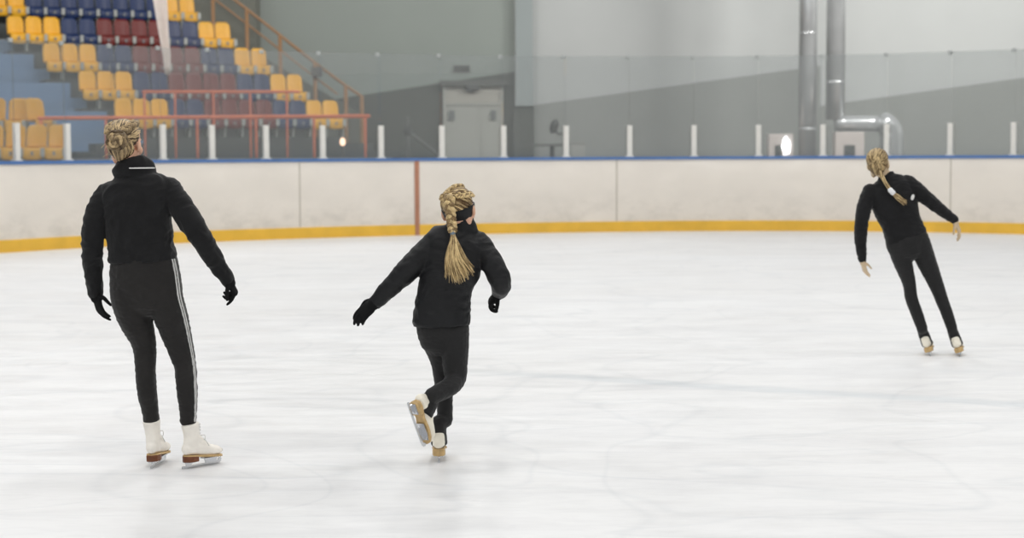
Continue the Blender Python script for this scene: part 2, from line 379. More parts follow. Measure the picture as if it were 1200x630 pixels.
# a few more bays just outside the photographed stretch
def more(px, px2, side):
    p, nn = on_path(px); loc = p+nn*.06+V((0, 0, BH)); rz = math.atan2(-nn.x, nn.y)
    copy_tree(proto, loc, rz, 'short white post on the blue rail just past the %s edge of the photo' % side)
    a, b_ = on_path(px), on_path(px2); t = b_[0]+b_[1]*.06-a[0]-a[1]*.06; ln = t.length; c = (a[0]+a[1]*.06+b_[0]+b_[1]*.06)/2; t.normalize(); n2 = V((-t.y, t.x, 0)); c += n2*.045
    r = empty('plexiglass_screen', c+V((0, 0, BH)), 'clear hazy barrier glass pane just past the %s edge of the photo' % side, 'glass panel', 'glass panes above the barrier')
    mb = MB(); mb.box((0, 0, GH/2), (ln-.004, .012, GH), rot_n(n2)); obj('pane', mb, M['glass'], r, smooth=False)
    mb = MB(); mb.box(t*(ln/2-.03)+V((0, 0, GH-.015)), (.07, .04, .06), rot_n(n2)); obj('clip', mb, m_clip, r, bevel=.01, smooth=False)
for a_, b2 in ((1262, 1340), (1340, 1420), (1420, 1500)): more(a_, b2, 'right')
for a_, b2 in ((-70, -20), (-110, -70)): more(a_, b2, 'left')

# ================================================================== HALL
YW = 46.0
def wallmat(name, c): return mat(name, c, .75, spec=.2, var=.03, vscale=.6, bump=.05, bscale=4)
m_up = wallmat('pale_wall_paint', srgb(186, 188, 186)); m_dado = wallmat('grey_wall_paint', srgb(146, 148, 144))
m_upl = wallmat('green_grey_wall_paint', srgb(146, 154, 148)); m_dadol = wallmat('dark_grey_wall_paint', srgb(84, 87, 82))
# back wall: bays with a slanted painted dado, drawn as coloured fields of one wall
def wz(x, y): p = P(x, y, YW); return (p.x, p.z)
mb = MB(); HT = 10.0
def field(mi, pts):
    mb.mi = mi; mb.add([(x, YW, z) for x, z in pts], [list(range(len(pts)))])
xa = wz(296, 0)[0]-3; xc = wz(603, 0)[0]; xe = 20.0
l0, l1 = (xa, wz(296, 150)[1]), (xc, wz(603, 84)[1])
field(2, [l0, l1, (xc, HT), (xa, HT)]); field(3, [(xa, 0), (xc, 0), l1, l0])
xd = wz(962, 0)[0]
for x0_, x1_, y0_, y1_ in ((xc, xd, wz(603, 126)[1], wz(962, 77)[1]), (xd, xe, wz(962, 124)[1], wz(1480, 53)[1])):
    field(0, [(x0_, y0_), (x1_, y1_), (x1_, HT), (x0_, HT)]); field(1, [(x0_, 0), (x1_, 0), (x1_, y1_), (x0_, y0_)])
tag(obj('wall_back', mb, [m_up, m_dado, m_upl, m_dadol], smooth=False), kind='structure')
# pilaster
a, b_ = P(604, 0, YW-.3), P(624, 0, YW-.3); zb = P(610, 124, YW-.3).z
mb = MB(); mb.box(((a.x+b_.x)/2, YW-.15, (zb+HT)/2), (b_.x-a.x, .3, HT-zb)); tag(obj('trim_1', mb, wallmat('pilaster_paint', srgb(158, 165, 164)), smooth=False), kind='structure')
mb = MB(); mb.box(((a.x+b_.x)/2-.02, YW-.1, zb/2), (b_.x-a.x+.1, .2, zb-.01)); tag(obj('trim_2', mb, m_dadol, smooth=False), kind='structure')
# left wall behind stand, side walls
xl = P(300, 30, YW-.9).x
mb = MB(); mb.box(((xl-26)/2, YW-.5, HT/2), (xl+26, .8, HT)); tag(obj('wall_stand', mb, wallmat('olive_wall_paint', srgb(108, 110, 100)), smooth=False), kind='structure')
mb = MB(); mb.box((-26.1, 20, HT/2), (.2, 60, HT)); tag(obj('wall_left', mb, m_upl, smooth=False), kind='structure')
mb = MB(); mb.box((20.1, 20, HT/2), (.2, 60, HT)); tag(obj('wall_right', mb, m_up, smooth=False), kind='structure')

# door
YD = YW-.05
a, b_ = P(521, 100, YD), P(588, 100, YD); r = empty('door_1', V(((a.x+b_.x)/2, YD, 0))); tag(r, kind='structure'); O = V(r.location)
m_door = mat('pale_door_paint', srgb(172, 172, 164), .6, var=.03, vscale=3); m_dk = mat('dark_door_metal', srgb(66, 68, 66), .5)
zt, zm = a.z, P(550, 122, YD).z; w = b_.x-a.x
mb = MB(); mb.box(O+V((0, -.02, zm/2)), (w, .06, zm)); obj('door_leaf', mb, m_door, r, O, smooth=False)
mb = MB(); mb.box(O+V((0, -.01, (zm+zt)/2+.02)), (w, .05, zt-zm-.04)); obj('transom', mb, mat('transom_paint', srgb(178, 174, 164), .6), r, O, smooth=False)
mb = MB(); mb.box(O+V((0, -.06, zm)), (w, .05, .07)); mb.box(O+V((.22, -.06, zm/2)), (.03, .02, zm)); mb.box(O+V((-w/2, -.04, zt/2)), (.08, .1, zt)); mb.box(O+V((w/2, -.04, zt/2)), (.08, .1, zt)); obj('door_frame', mb, m_door, r, O, smooth=False)
for px, wd in ((529, .17), (578, .15)):
    q = P(px, 135, YD-.07); mb = MB(); mb.box(V((q.x, YD-.08, q.z)), (wd, .05, .26)); obj('door_plate', mb, mat('dull_grey_plate', srgb(112, 116, 114), .5), r, O, smooth=False)
q0, q1 = P(515, 99, YD-.1), P(594, 99, YD-.1)
mb = MB(); mb.box(V(((q0.x+q1.x)/2, YD-.12, q0.z+.03)), (q1.x-q0.x, .22, .14)); r2 = obj('canopy_beam', mb, mat('dark_beam', srgb(88, 90, 86), .6), smooth=False); tag(r2, 'dark horizontal canopy beam above the pale double door', 'beam')
q = P(553, 103, YD-.16); rt = empty('exit_lamp', q, 'small dark lamp fixture under the canopy beam over the door', 'lamp')
mb = MB(); mb.ellip((0, 0, 0), (.22, .1, .1)); obj('lamp_head', mb, m_dk, rt); mb = MB(); mb.box((0, .0, .08), (.1, .08, .1)); obj('bracket', mb, m_dk, rt, smooth=False)
a, b_ = P(533, 77.5, YW-.03), P(549.5, 83.5, YW-.03)
rv = empty('wall_vent', V(((a.x+b_.x)/2, YW-.02, (a.z+b_.z)/2)), 'small dark louvred vent on the wall above the door', 'vent'); w, h = b_.x-a.x, a.z-b_.z
mb = MB()
for z_ in (-h/2, h/2): mb.box((0, -.02, z_), (w+.06, .06, .035))
for x_ in (-w/2, w/2): mb.box((x_, -.02, 0), (.035, .06, h))
obj('frame', mb, m_dk, rv, smooth=False); mb = MB()
for k in range(4): mb.box((0, -.015, -h/2+h*(k+.5)/4), (w, .03, h/4*.8), Matrix.Rotation(.6, 3, 'X'))
obj('louvre', mb, m_dk, rv, smooth=False)

# ducts
m_duct = mat('galvanised_duct', (.60, .61, .61), .22, metal=.65, bump=.03, bscale=3, var=.08, vscale=2)
YDU = 41.5
def duct(px0, px1, zbot, label):
    a, b_ = P(px0, 100, YDU), P(px1, 100, YDU); R = (b_.x-a.x)/2; c = V(((a.x+b_.x)/2, YDU, 0))
    r = empty('ventilation_duct', c+V((0, 0, zbot)), label, 'duct'); H = 9.5-zbot
    mb = MB(); rg = [[V((R*math.cos(2*math.pi*j/40), R*math.sin(2*math.pi*j/40), z)) for j in range(40)] for z in (0, H)]; mb.rings(rg); obj('pipe', mb, m_duct, r)
    for z in [.9+2.3*k for k in range(int(H/2.3))]:
        mb = MB(); mb.rings([[V(((R+o)*math.cos(2*math.pi*j/40), (R+o)*math.sin(2*math.pi*j/40), z+dz)) for j in range(40)] for o, dz in ((-.005, -.03), (.008, -.02), (.008, .02), (-.005, .03))]); obj('joint_ring', mb, m_duct, r)
    return r
duct(936, 957, .95, 'left of two tall shiny round metal ducts against the grey wall')
duct(968, 990, P(980, 140, YDU).z, 'right of two tall shiny round metal ducts, standing on the bent duct')
# bent duct
Rb = (P(980, 136, YDU).z-P(980, 154.5, YDU).z)/2; zc = P(980, 145, YDU).z
x0, x1 = P(978, 145, YDU).x, P(1047, 145, YDU).x
r = empty('elbow_duct', V((x1, YDU-.05, .0)), 'shiny metal duct bending down to the floor beside the two upright ducts', 'duct'); O = V(r.location)
mb = MB(); xm = P(1030, 145, YDU).x; y_ = YDU-.05
mb.tube([V((x0, y_, zc)), V(((x0+xm)/2, y_, zc)), V((xm, y_, zc))], [(Rb, Rb)]*3, n=32, sub=2, cap='flat'); obj('horizontal_pipe', mb, m_duct, r, O)
mb = MB(); rr = .30; pts = [V((xm+rr*math.sin(t), y_, zc-rr*(1-math.cos(t)))) for t in [k*math.pi/2/6 for k in range(7)]]+[V((xm+rr, y_, zc-rr-.4)), V((xm+rr, y_, 0))]
mb.tube(pts, [(Rb, Rb)]+[(Rb*1.5, Rb*1.5)]*8, n=32, sub=3, cap='flat'); obj('elbow', mb, m_duct, r, O)
# beige blower cabinets
m_beige = mat('beige_cabinet_paint', srgb(196, 186, 180), .5, var=.04, vscale=4); m_hole = mat('dark_opening', srgb(70, 72, 70), .8)
for (xa_, xb, yt, hx0, hx1, hy, YY, lab) in [(979, 1013, 154.5, 989, 1002, 170, YDU-.75, 'beige blower cabinet with dark square opening under the bent duct'), (901, 930, 157, 908, 917, 170, YDU-.2, 'low beige cabinet at the left of the upright ducts')]:
    a, b_ = P(xa_, yt, YY), P(xb, yt, YY); cx = (a.x+b_.x)/2; r = empty('blower_cabinet', V((cx, YY+.2, 0)), lab, 'cabinet'); O = V(r.location)
    h0, h1 = P(hx0, hy, YY), P(hx1, hy, YY)
    mb = MB(); mb.box((cx, YY+.2, a.z/2), (b_.x-a.x, .4, a.z)); obj('housing', mb, m_beige, r, O, smooth=False, bevel=.02)
    mb = MB(); mb.box(((h0.x+h1.x)/2, YY+.0, (h0.z+.7)/2), (h1.x-h0.x, .03, h0.z-.7)); obj('opening', mb, m_hole, r, O, smooth=False)

# pedestal table with lamp, sheet, handrail
m_black = mat('black_paint', srgb(52, 54, 52), .5); m_gm = mat('dull_metal', srgb(84, 86, 82), .5)
Yt = 39.0
a, b_ = P(619, 170, Yt), P(668, 170, Yt); c = P(647, 170, Yt)
r = empty('pedestal_table', V((c.x, Yt, 0)), 'dark narrow table on one leg behind the barrier glass', 'table'); O = V(r.location)
mb = MB(); mb.box(V(((a.x+b_.x)/2, Yt, a.z)), (b_.x-a.x, .5, .06)); obj('tabletop', mb, m_gm, r, O, bevel=.01, smooth=False)
mb = MB(); mb.tube([V((c.x, Yt, .03)), V((c.x, Yt, a.z-.03))], .05, n=12, cap='flat'); obj('leg', mb, m_gm, r, O)
mb = MB(); mb.tube([V((c.x, Yt, 0)), V((c.x, Yt, .04))], .28, n=24, cap='flat'); obj('base', mb, m_gm, r, O)
zt = a.z+.03; h = P(649.5, 148, Yt); e = P(662, 157.5, Yt)
r = empty('desk_lamp', V((e.x, Yt, zt)), 'black tilted round-headed lamp standing on the narrow table', 'lamp'); O = V(r.location)
mb = MB(); mb.ellip(h, (.1, .1, .17), Matrix.Rotation(.35, 3, 'Y')); obj('lamp_head', mb, m_black, r, O)
mb = MB(); mb.tube([h+V((.04, 0, -.1)), h+V((.1, 0, -.17)), e, V((e.x+.03, Yt, zt))], .025, n=8); obj('arm', mb, m_black, r, O)
mb = MB(); mb.tube([V((e.x+.03, Yt, zt)), V((e.x+.03, Yt, zt+.03))], .09, n=16, cap='flat'); obj('base', mb, m_black, r, O)
Ys = 38.6; a = P(672, 166, Ys); b_ = P(684, 167, Ys)
r = empty('folding_sign', V(((a.x+b_.x)/2, Ys, 0)), 'pale grey folding floor board standing right of the narrow table', 'sign board'); O = V(r.location)
for sg in (-1, 1):
    mb = MB(); mb.box(O+V((0, sg*.12, a.z/2)), (.3, .02, a.z*1.0), Matrix.Rotation(sg*.17, 3, 'X')); obj('board', mb, mat('pale_grey_board', srgb(150, 150, 144), .6), r, O, smooth=False)
Yh = 42.0
r = empty('ramp_handrail', V((P(515, 180, Yh).x, Yh, 0)), 'dark sloping handrail with a short upright left of the pale door', 'handrail'); O = V(r.location)
q1, q2 = P(478, 154, Yh), P(532, 196, Yh)
mb = MB(); mb.tube([q1, q2], .045, n=8); obj('rail', mb, m_gm, r, O)
mb = MB(); mb.tube([V((q1.x, Yh, 0)), q1+V((-.02, 0, .32))], .05, n=8); obj('post', mb, m_gm, r, O)
mb = MB(); mb.tube([V((q2.x, Yh, 0)), q2], .05, n=8); obj('post', mb, m_gm, r, O)
mb = MB(); mb.ellip(q1+V((0, -.02, .02)), (.11, .07, .13)); obj('bracket', mb, m_black, r, O)

# ================================================================== GRANDSTAND
COLS = {'yellow': srgb(232, 172, 36), 'blue': srgb(19, 42, 86), 'red': srgb(106, 30, 24)}
SM = {k: mat(k+'_seat_plastic', c, .4, spec=.4, var=.06, vscale=5) for k, c in COLS.items()}
m_brk = mat('pale_seat_bracket', srgb(176, 178, 172), .5)
PITCH_W = .395
m_plate = mat('dull_plate', srgb(128, 130, 132), .5)
def seat_proto(k):
    r = bpy.data.objects.new('stadium_seat', None)
    w = PITCH_W*.96
    # backrest: curved panel, rounded top
    mb = MB(); nx, nz = 9, 8; F, Bk = [], []
    for s_, lst in ((-1, F), (1, Bk)):
        for j in range(nz+1):
            t = j/nz; row = []
            for i in range(nx+1):
                u = -1+2*i/nx; ww = w/2*(1-.14*max(0, t-.55)**2/.2)
                x = u*ww; z = .42+t*.43-(.05*max(0, abs(u)-.6)**2/.16)*(t > .9)
                y = .16+t*.07-.045*u*u*(1-.3*t)+s_*.012
                row.append(V((x, y, z)))
            lst.append(row)
    vs = [p for rw in F for p in rw]+[p for rw in Bk for p in rw]; N = (nx+1)*(nz+1); fs = []
    for j in range(nz):
        for i in range(nx):
            q = j*(nx+1)+i; fs.append([q, q+1, q+nx+2, q+nx+1]); fs.append([N+q, N+q+nx+1, N+q+nx+2, N+q+1])
    for i in range(nx):
        fs.append([i, N+i, N+i+1, i+1]); q = nz*(nx+1)+i; fs.append([q, q+1, N+q+1, N+q])
    for j in range(nz):
        q = j*(nx+1); fs.append([q, q+nx+1, N+q+nx+1, N+q]); q += nx; fs.append([q, N+q, N+q+nx+1, q+nx+1])
    mb.add(vs, fs); obj('backrest', mb, SM[k], r)
    # seat pan: dished, with a lip rolling down at the front
    mb = MB(); prof = [(.19, .44), (.12, .40), (.0, .385), (-.13, .40), (-.20, .405), (-.225, .37), (-.235, .20)]
    top = [[V((u*w/2*.97, y, z+.03*abs(u)**3)) for u in (-1, -.6, -.2, .2, .6, 1)] for y, z in prof]
    bot = [[p+V((0, .012 if i > 4 else 0, -.025)) for p in rw] for i, rw in enumerate(top)]
    n6 = 6; vs = [p for rw in top for p in rw]+[p for rw in bot for p in rw]; N = len(prof)*n6; fs = []
    for j in range(len(prof)-1):
        for i in range(5):
            q = j*n6+i; fs.append([q, q+1, q+7, q+6]); fs.append([N+q, N+q+6, N+q+7, N+q+1])
        fs.append([j*n6, (j+1)*n6, N+(j+1)*n6, N+j*n6]); fs.append([j*n6+5, N+j*n6+5, N+(j+1)*n6+5, (j+1)*n6+5])
    for i in range(5): fs.append([i, N+i, N+i+1, i+1]); q = (len(prof)-1)*n6+i; fs.append([q, q+1, N+q+1, N+q])
    mb.add(vs, fs); obj('seat_pan', mb, SM[k], r)
    mb = MB(); mb.box((PITCH_W/2, -.02, .2), (.03, .3, .4)); mb.box((PITCH_W/2, -.25, .33), (.075, .03, .16)); obj('bracket', mb, m_brk, r, smooth=False)
    mb = MB(); mb.box((0, -.247, .31), (.05, .012, .07)); obj('number_plate', mb, m_plate, r, smooth=False)
    return r
SP = {k: seat_proto(k) for k in COLS}
used = set()
def place_seat(k, loc, rz, label, group):
    if k not in used:
        used.add(k); o = SP[k]; COL.objects.link(o); o.location = loc; o.rotation_euler = (0, 0, rz); tag(o, label, 'seat', group); return o
    o = copy_tree(SP[k], loc, rz, label, group); o['category'] = 'seat'; return o
PAT = ['yellow']*3+['blue']*2+['red']*4+['blue']*2+['yellow']*2
PATA = ['yellow']*3+['blue']*8+['yellow']*2
m_terr = mat('dark_concrete_terrace', srgb(74, 78, 76), .85, var=.15, vscale=2); m_blue = mat('blue_grey_painted_steps', srgb(112, 140, 172), .6, var=.04, vscale=1.5)
m_fl = mat('grey_walkway', srgb(140, 142, 138), .8, var=.1, vscale=3)
ROWN = ['topmost', 'second from top', 'third from top', 'fourth from top', 'lowest']
stand = empty('grandstand', V((-9, 39, 0)), 'stepped grandstand of dark concrete and blue steps at the left', 'grandstand'); SO = V(stand.location)
for i in range(-1, 5):
    xL = -34+42.3*i; yT = -15+32.5*i; dL = 37.6+.8*(4-i); dR = dL*1.062
    A = P(xL, yT, dL); z = A.z-.85
    Bq = P(xL+264, yT, dR); Bq = V((Bq.x, dR, A.z)); A.z = 0; Bq.z = 0
    t = (Bq-A); ln = t.length; t.normalize(); nn = V((-t.y, t.x, 0)); rz = math.atan2(t.y, t.x); RM = rot_n(nn)
    mb = MB(); dp = 1.0
    mb.box(A+t*(ln/2)+nn*(dp/2-.28)+V((0, 0, z/2)), (ln+.05, dp, z), RM); obj('terrace', mb, m_terr, stand, SO, smooth=False)
    # blue aisle: two steps per row left of the seats
    for re_, dz, fr_ in ((.50, .07, .42), (.80, .42, .72)):
        zz = z-dz; L_ = 8.0
        mb = MB(); mb.box(A+t*(re_-L_/2)+nn*(.3-fr_)+V((0, 0, zz/2)), (L_, .6, zz), RM); obj('aisle_step', mb, m_blue, stand, SO, smooth=False)
    if i >= 0:
        w = ln/13
        for k in range(13):
            c = (PATA if i == 0 else PAT)[k]
            if i == 0 and (xL+20.3*(k+1)) < -2: continue
            p = A+t*(w*(k+.5))+V((0, 0, z))
            place_seat(c, p, rz, '%s grandstand seat, %s seat row, %s from left end' % (c, ROWN[i], ORD[k]), 'seats in the main stand block')
# front plinth under row E and walkway
A = P(134, 160, 36.6); Bq = P(405, 160, 38.9)
A.z = Bq.z = 0; t = (Bq-A).normalized(); nn = V((-t.y, t.x, 0)); RM = rot_n(nn); ln = (Bq-A).length
for k, zz in enumerate((1.55, 1.38)):
    mb = MB(); mb.box(A+t*ln/2-nn*(.1+.5*k)+V((0, 0, zz/2)), (ln+1.0+k, .7, zz), RM); obj('front_step', mb, m_terr, stand, SO, smooth=False)
mb = MB(); mb.box(V((-9, 33.6, .62)), (13.2, 1.7, 1.24)); obj('walkway', mb, m_fl, stand, SO, smooth=False)
# lower-left block of yellow seats
Yl = 32.3
m_lt = m_blue
rows = [(Yl+.95, 114.5, [-20, 6.5, 32.5], 'upper'), (Yl, 146, [-23, 3, 28, 53.5], 'lower')]
low = empty('seat_platform', V((-10, Yl, 0)), 'low blue-grey stepped platform under the nearest yellow seats at far left', 'platform'); LO = V(low.location)
for (yy, yt, xs, nm) in rows:
    z = P(30, yt, yy).z-.85
    mb = MB(); x1 = P(xs[-1]+30, 150, yy).x; mb.box(V(((x1-14.5)/2, yy+.15, z/2)), (x1+14.5, 1.0 if nm == 'upper' else .9, z)); obj('tier', mb, m_blue, low, LO, smooth=False)
    for j, x in enumerate(xs):
        p = P(x+12.5, yt, yy); p.z = z
        place_seat('yellow', p, .03 if j < len(xs)-1 or nm == 'lower' else .75, 'yellow plastic seat in the %s row at far left, %s from the right' % (nm, ORD[len(xs)-1-j]), 'yellow seats at far left')
# orange railings
m_or = mat('orange_rail_paint', srgb(238, 122, 76), .45, var=.06, vscale=6); m_ol = mat('ochre_rail_paint', srgb(158, 114, 68), .5, var=.06, vscale=6)
def rail(lab, Y, segs, posts, m_, rad=.035, zb=1.24, cat='railing', name='orange_railing', prad=None):
    q = P(posts[0][0], 180, Y); r = empty(name, V((q.x, Y, zb)), lab, cat); O = V(r.location)
    for (x0, y0, x1, y1) in segs:
        a, b_ = P(x0, y0, Y), P(x1, y1, Y); mb = MB(); mb.tube([a, b_], rad, n=10); obj('rail', mb, m_, r, O)
    for (x, y) in posts:
        a = P(x, y, Y); mb = MB(); mb.tube([V((a.x, Y, zb)), a], prad or rad*.72, n=10, cap='flat'); obj('post', mb, m_, r, O)
    return r
rail('long orange front railing along the walkway before the stand', 33.0, [(46, 138.5, 432, 136)], [(48, 138.5), (124, 138), (231, 137), (300, 137), (368, 137), (428, 136)], m_or, .036)
rail('shorter, higher orange railing in front of the lowest seat rows', 34.1, [(168, 107.5, 350, 107.5)], [(169, 107.5), (205, 107.5), (250, 107.5), (293, 107.5), (336, 107.5)], m_or, .03)
# sloping stair rail at the right end of the stand
r = empty('stair_railing', V((P(369, 150, 44.2).x, 44.2, 0)), 'ochre sloping handrail with posts along the right end of the stand', 'railing'); O = V(r.location)
Yr = 44.2
pts = [(230, -34), (275, 0), (315, 31), (353, 61), (395, 93), (424, 113)]
mb = MB(); mb.tube([P(x, y, Yr) for x, y in pts], .038, n=8); obj('rail', mb, m_ol, r, O)
mb = MB(); mb.tube([P(x, y+17, Yr) for x, y in pts[:-1]], .025, n=8); obj('rail', mb, m_ol, r, O)
for x, y in ((249, -19), (289, 11), (328, 41), (369, 73), (405, 100), (424, 113)):
    a = P(x, y, Yr); mb = MB(); mb.tube([V((a.x, Yr, 0)), a], .05, n=8, cap='flat'); obj('post', mb, m_ol, r, O)
a = P(371, 84, Yr-.2); r = tag(obj('junction_box', MB().box((a.x, Yr-.14, a.z), (.28, .16, .24)), mat('dark_box_paint', srgb(82, 80, 76), .6), smooth=False), 'small dark box fixed on a post of the sloping handrail', 'box')
# stair flank behind sloping rail
mb = MB(); a0, a1, a2 = P(300, 62, 44.6), P(425, 135, 44.6), P(300, 135, 44.6)
mb.add([(a0.x, 44.6, a0.z), (a1.x, 44.6, a1.z), (a1.x, 44.6, 0), (a0.x, 44.6, 0), (a0.x, 44.8, a0.z), (a1.x, 44.8, a1.z), (a1.x, 44.8, 0), (a0.x, 44.8, 0)], [(0, 1, 2, 3), (4, 7, 6, 5), (0, 4, 5, 1), (1, 5, 6, 2), (0, 3, 7, 4), (2, 6, 7, 3)])
obj('stair_flank', mb, mat('grey_stair_flank', srgb(104, 106, 98), .8, var=.05, vscale=1), stand, SO, smooth=False)
# small glowing ellipsoid on a slim post
a = P(401.5, 166, 35); r = empty('glow_dot', V((a.x, 35, 0)), 'tiny glowing dot on a slim post right of the stand', 'lamp'); O = V(r.location)
mb = MB(); mb.ellip(a, (.055, .05, .085)); obj('glow_body', mb, emis('warm_glow', (1, .62, .42), 3.0), r, O)
mb = MB(); mb.tube([V((a.x, 35, 0)), a-V((0, 0, .08))], .025, n=8); obj('post', mb, m_gm, r, O)
# gathered white net hem and hanging net
Yn = 28.2
def net_mat():
    m = bpy.data.materials.new('fine_net'); m.use_nodes = True; nt = m.node_tree; nt.nodes.clear(); L = nt.links
    tr = nt.nodes.new('ShaderNodeBsdfTransparent'); df = nt.nodes.new('ShaderNodeBsdfDiffuse'); df.inputs[0].default_value = (.62, .6, .56, 1)
    x = nt.nodes.new('ShaderNodeMixShader'); x.inputs[0].default_value = .10; L.new(tr.outputs[0], x.inputs[1]); L.new(df.outputs[0], x.inputs[2])
    o = nt.nodes.new('ShaderNodeOutputMaterial'); L.new(x.outputs[0], o.inputs[0]); return m
a = P(196, 86, Yn); r = empty('safety_net', V((a.x, Yn, a.z)), 'hazy hanging safety net with gathered white edge before the stand', 'net'); O = V(r.location)
mb = MB(); cols = 40; xr = P(604, 40, Yn).x
mb.rings([[V((a.x+(xr-a.x)*j/cols, Yn+.03*math.sin(j*1.3), z)) for j in range(cols+1)] for z in (P(200, 88, Yn).z, 6.5)], closed=False, caps=False)
obj('net_sheet', mb, net_mat(), r, O)
mb = MB(); rg = []
for y, x0, x1 in [(-60, 168, 198), (-20, 176, 196), (0, 180.5, 195), (20, 184, 196), (45, 188.5, 197), (65, 192, 199), (78, 193.5, 199), (87, 194.5, 197.5)]:
    a0, a1 = P(x0, y, Yn-.05), P(x1, y, Yn-.05)
    rg.append([a0.lerp(a1, j/16)+V((0, .035*math.sin(j*1.9), 0)) for j in range(17)])
mb.rings(rg, closed=False, caps=False); o = obj('net_edge', mb, mat('white_net_edge', srgb(250, 238, 230), .8, var=.06, vscale=10), r, O, label='gathered white edge of the net')
md = o.modifiers.new('s', 'SOLIDIFY'); md.thickness = .02

# ================================================================== PEOPLE
def basis(f, u):
    f = V(f).normalized(); u = V(u); u = (u-f*u.dot(f)).normalized(); s = f.cross(u)
    return Matrix(((s.x, f.x, u.x), (s.y, f.y, u.y), (s.z, f.z, u.z)))
def head_parts(mb, c, R, k):
    E = lambda p, r, rot=None: mb.ellip(c+R @ (V(p)*k), [q*k for q in r], R @ rot if rot else R)
    E((0, -.012, .03), (.072, .091, .078)); E((0, .022, .0), (.062, .066, .075)); E((0, .03, -.048), (.05, .055, .052))
    E((0, .068, -.09), (.022, .02, .02)); E((0, .09, -.028), (.010, .02, .026), Matrix.Rotation(-.25, 3, 'X')); E((0, .1, -.042), (.015, .013, .011))
    E((0, .074, .022), (.05, .018, .014)); E((0, .084, -.066), (.022, .011, .0065)); E((0, .083, -.076), (.019, .011, .007))
    for s in (-1, 1):
        E((s*.036, .06, -.03), (.024, .025, .026)); E((s*.073, -.008, -.012), (.010, .02, .032), Matrix.Rotation(s*.3, 3, 'Z')); E((s*.045, .0, -.06), (.018, .04, .04))
def eyes(parent, O, c, R, k):
    for s in (-1, 1):
        mb = MB(); mb.ellip(c+R @ (V((s*.03, .073, .0))*k), (.012*k,)*3, R); mb.mi = 1; mb.ellip(c+R @ (V((s*.03, .082, .0))*k), (.0055*k, .0045*k, .0055*k), R)
        obj('eye', mb, [M['eye'], m_black], parent, O)
HC = V((0, -.012, .03)); HR = V((.074, .093, .080))
def surf(d, off=1.0):
    """point on the scalp in head coordinates along direction d"""
    d = V(d).normalized(); q = 1/math.sqrt((d.x/HR.x)**2+(d.y/HR.y)**2+(d.z/HR.z)**2); return HC+d*(q*off)
def slerp(a, b, t):
    a, b = V(a).normalized(), V(b).normalized(); w = math.acos(max(-1, min(1, a.dot(b))))
    if w < 1e-4: return a
    return (a*math.sin((1-t)*w)+b*math.sin(t*w))/math.sin(w)
def hline(d):
    if d.y > .12: return .12+.62*(d.y-.12)
    if d.y > -.3: return .12-(.12-d.y)/.42*.85
    return -.80
def hair_cap(mb, c, R, k, off=1.03):
    """scalp cap: everything above/behind the hairline"""
    nu, nv = 44, 30; idx = {}; vs = []; fs = []
    for i in range(nv+1):
        for j in range(nu):
            a = math.pi*i/nv; d = V((math.sin(a)*math.cos(2*math.pi*j/nu), math.sin(a)*math.sin(2*math.pi*j/nu), math.cos(a)))
            idx[i, j] = len(vs); rid = 1+.02*math.sin(j*7.3+i*.8); vs.append((d, c+R @ (surf(d, off*rid)*k)))
    ok = lambda d: d.z > hline(d)
    for i in range(nv):
        for j in range(nu):
            q = [idx[i, j], idx[i, (j+1) % nu], idx[i+1, (j+1) % nu], idx[i+1, j]]
            if all(ok(vs[t][0]) for t in q): fs.append(q)
    mb.tone = .15; mb.add([p for _, p in vs], fs)
def strands(mb, c, R, k, g, n, rr=.0042, seed=1, stop=.93, lift=.03):
    rnd = random.Random(seed); g = V(g).normalized(); a = g.orthogonal().normalized(); b_ = g.cross(a)
    m = 0
    while m < n:
        ph = rnd.uniform(0, 2*math.pi); po = rnd.uniform(.5, 2.1)
        d = g*math.cos(po)+(a*math.cos(ph)+b_*math.sin(ph))*math.sin(po)
        lim = hline(d)
        if d.z < lim: continue
        m += 1; mb.tone = rnd.uniform(.15, 1.0); ln = 7; pts = []; wv = rnd.uniform(0, 6)
        for q in range(ln+1):
            t = q/ln*stop; e = slerp(d, g, t); e = (e+V((1, .3, .5)).cross(e)*(.05*math.sin(wv+t*7))).normalized()
            pts.append(c+R @ (surf(e, 1.035+lift*math.sin(math.pi*min(1, t*1.1))*rnd.uniform(.5, 1))*k))
        mb.tube(pts, [(rr*k*.6, rr*k*.5)]+[(rr*k*1.4, rr*k*.7)]*(ln-1)+[(rr*k*.8, rr*k*.6)], n=6, sub=2, D=R @ e)
def nape(mb, c, R, k, g, seed=2, n=90):
    rnd = random.Random(seed); mb.tone = .2; mb.ellip(c+R @ (V((0, -.040, -.035))*k), (.054*k, .046*k, .052*k), R)
    for i in range(n):
        a = rnd.uniform(-1.35, 1.35); mb.tone = rnd.uniform(.15, .95)
        p0 = V((.043*math.sin(a), -.026-.046*math.cos(a), -.088+.03*abs(math.sin(a))+rnd.uniform(-.004, .008))); p1 = V((.066*math.sin(a), -.036-.058*math.cos(a), -.035)); e = slerp(V((math.sin(a), -math.cos(a), -.25)), g, rnd.uniform(.35, .8))
        mb.tube([c+R @ (p0*k), c+R @ (p1*k), c+R @ (surf(e, 1.07)*k)], [.002*k, .0042*k, .003*k], n=6, sub=4)
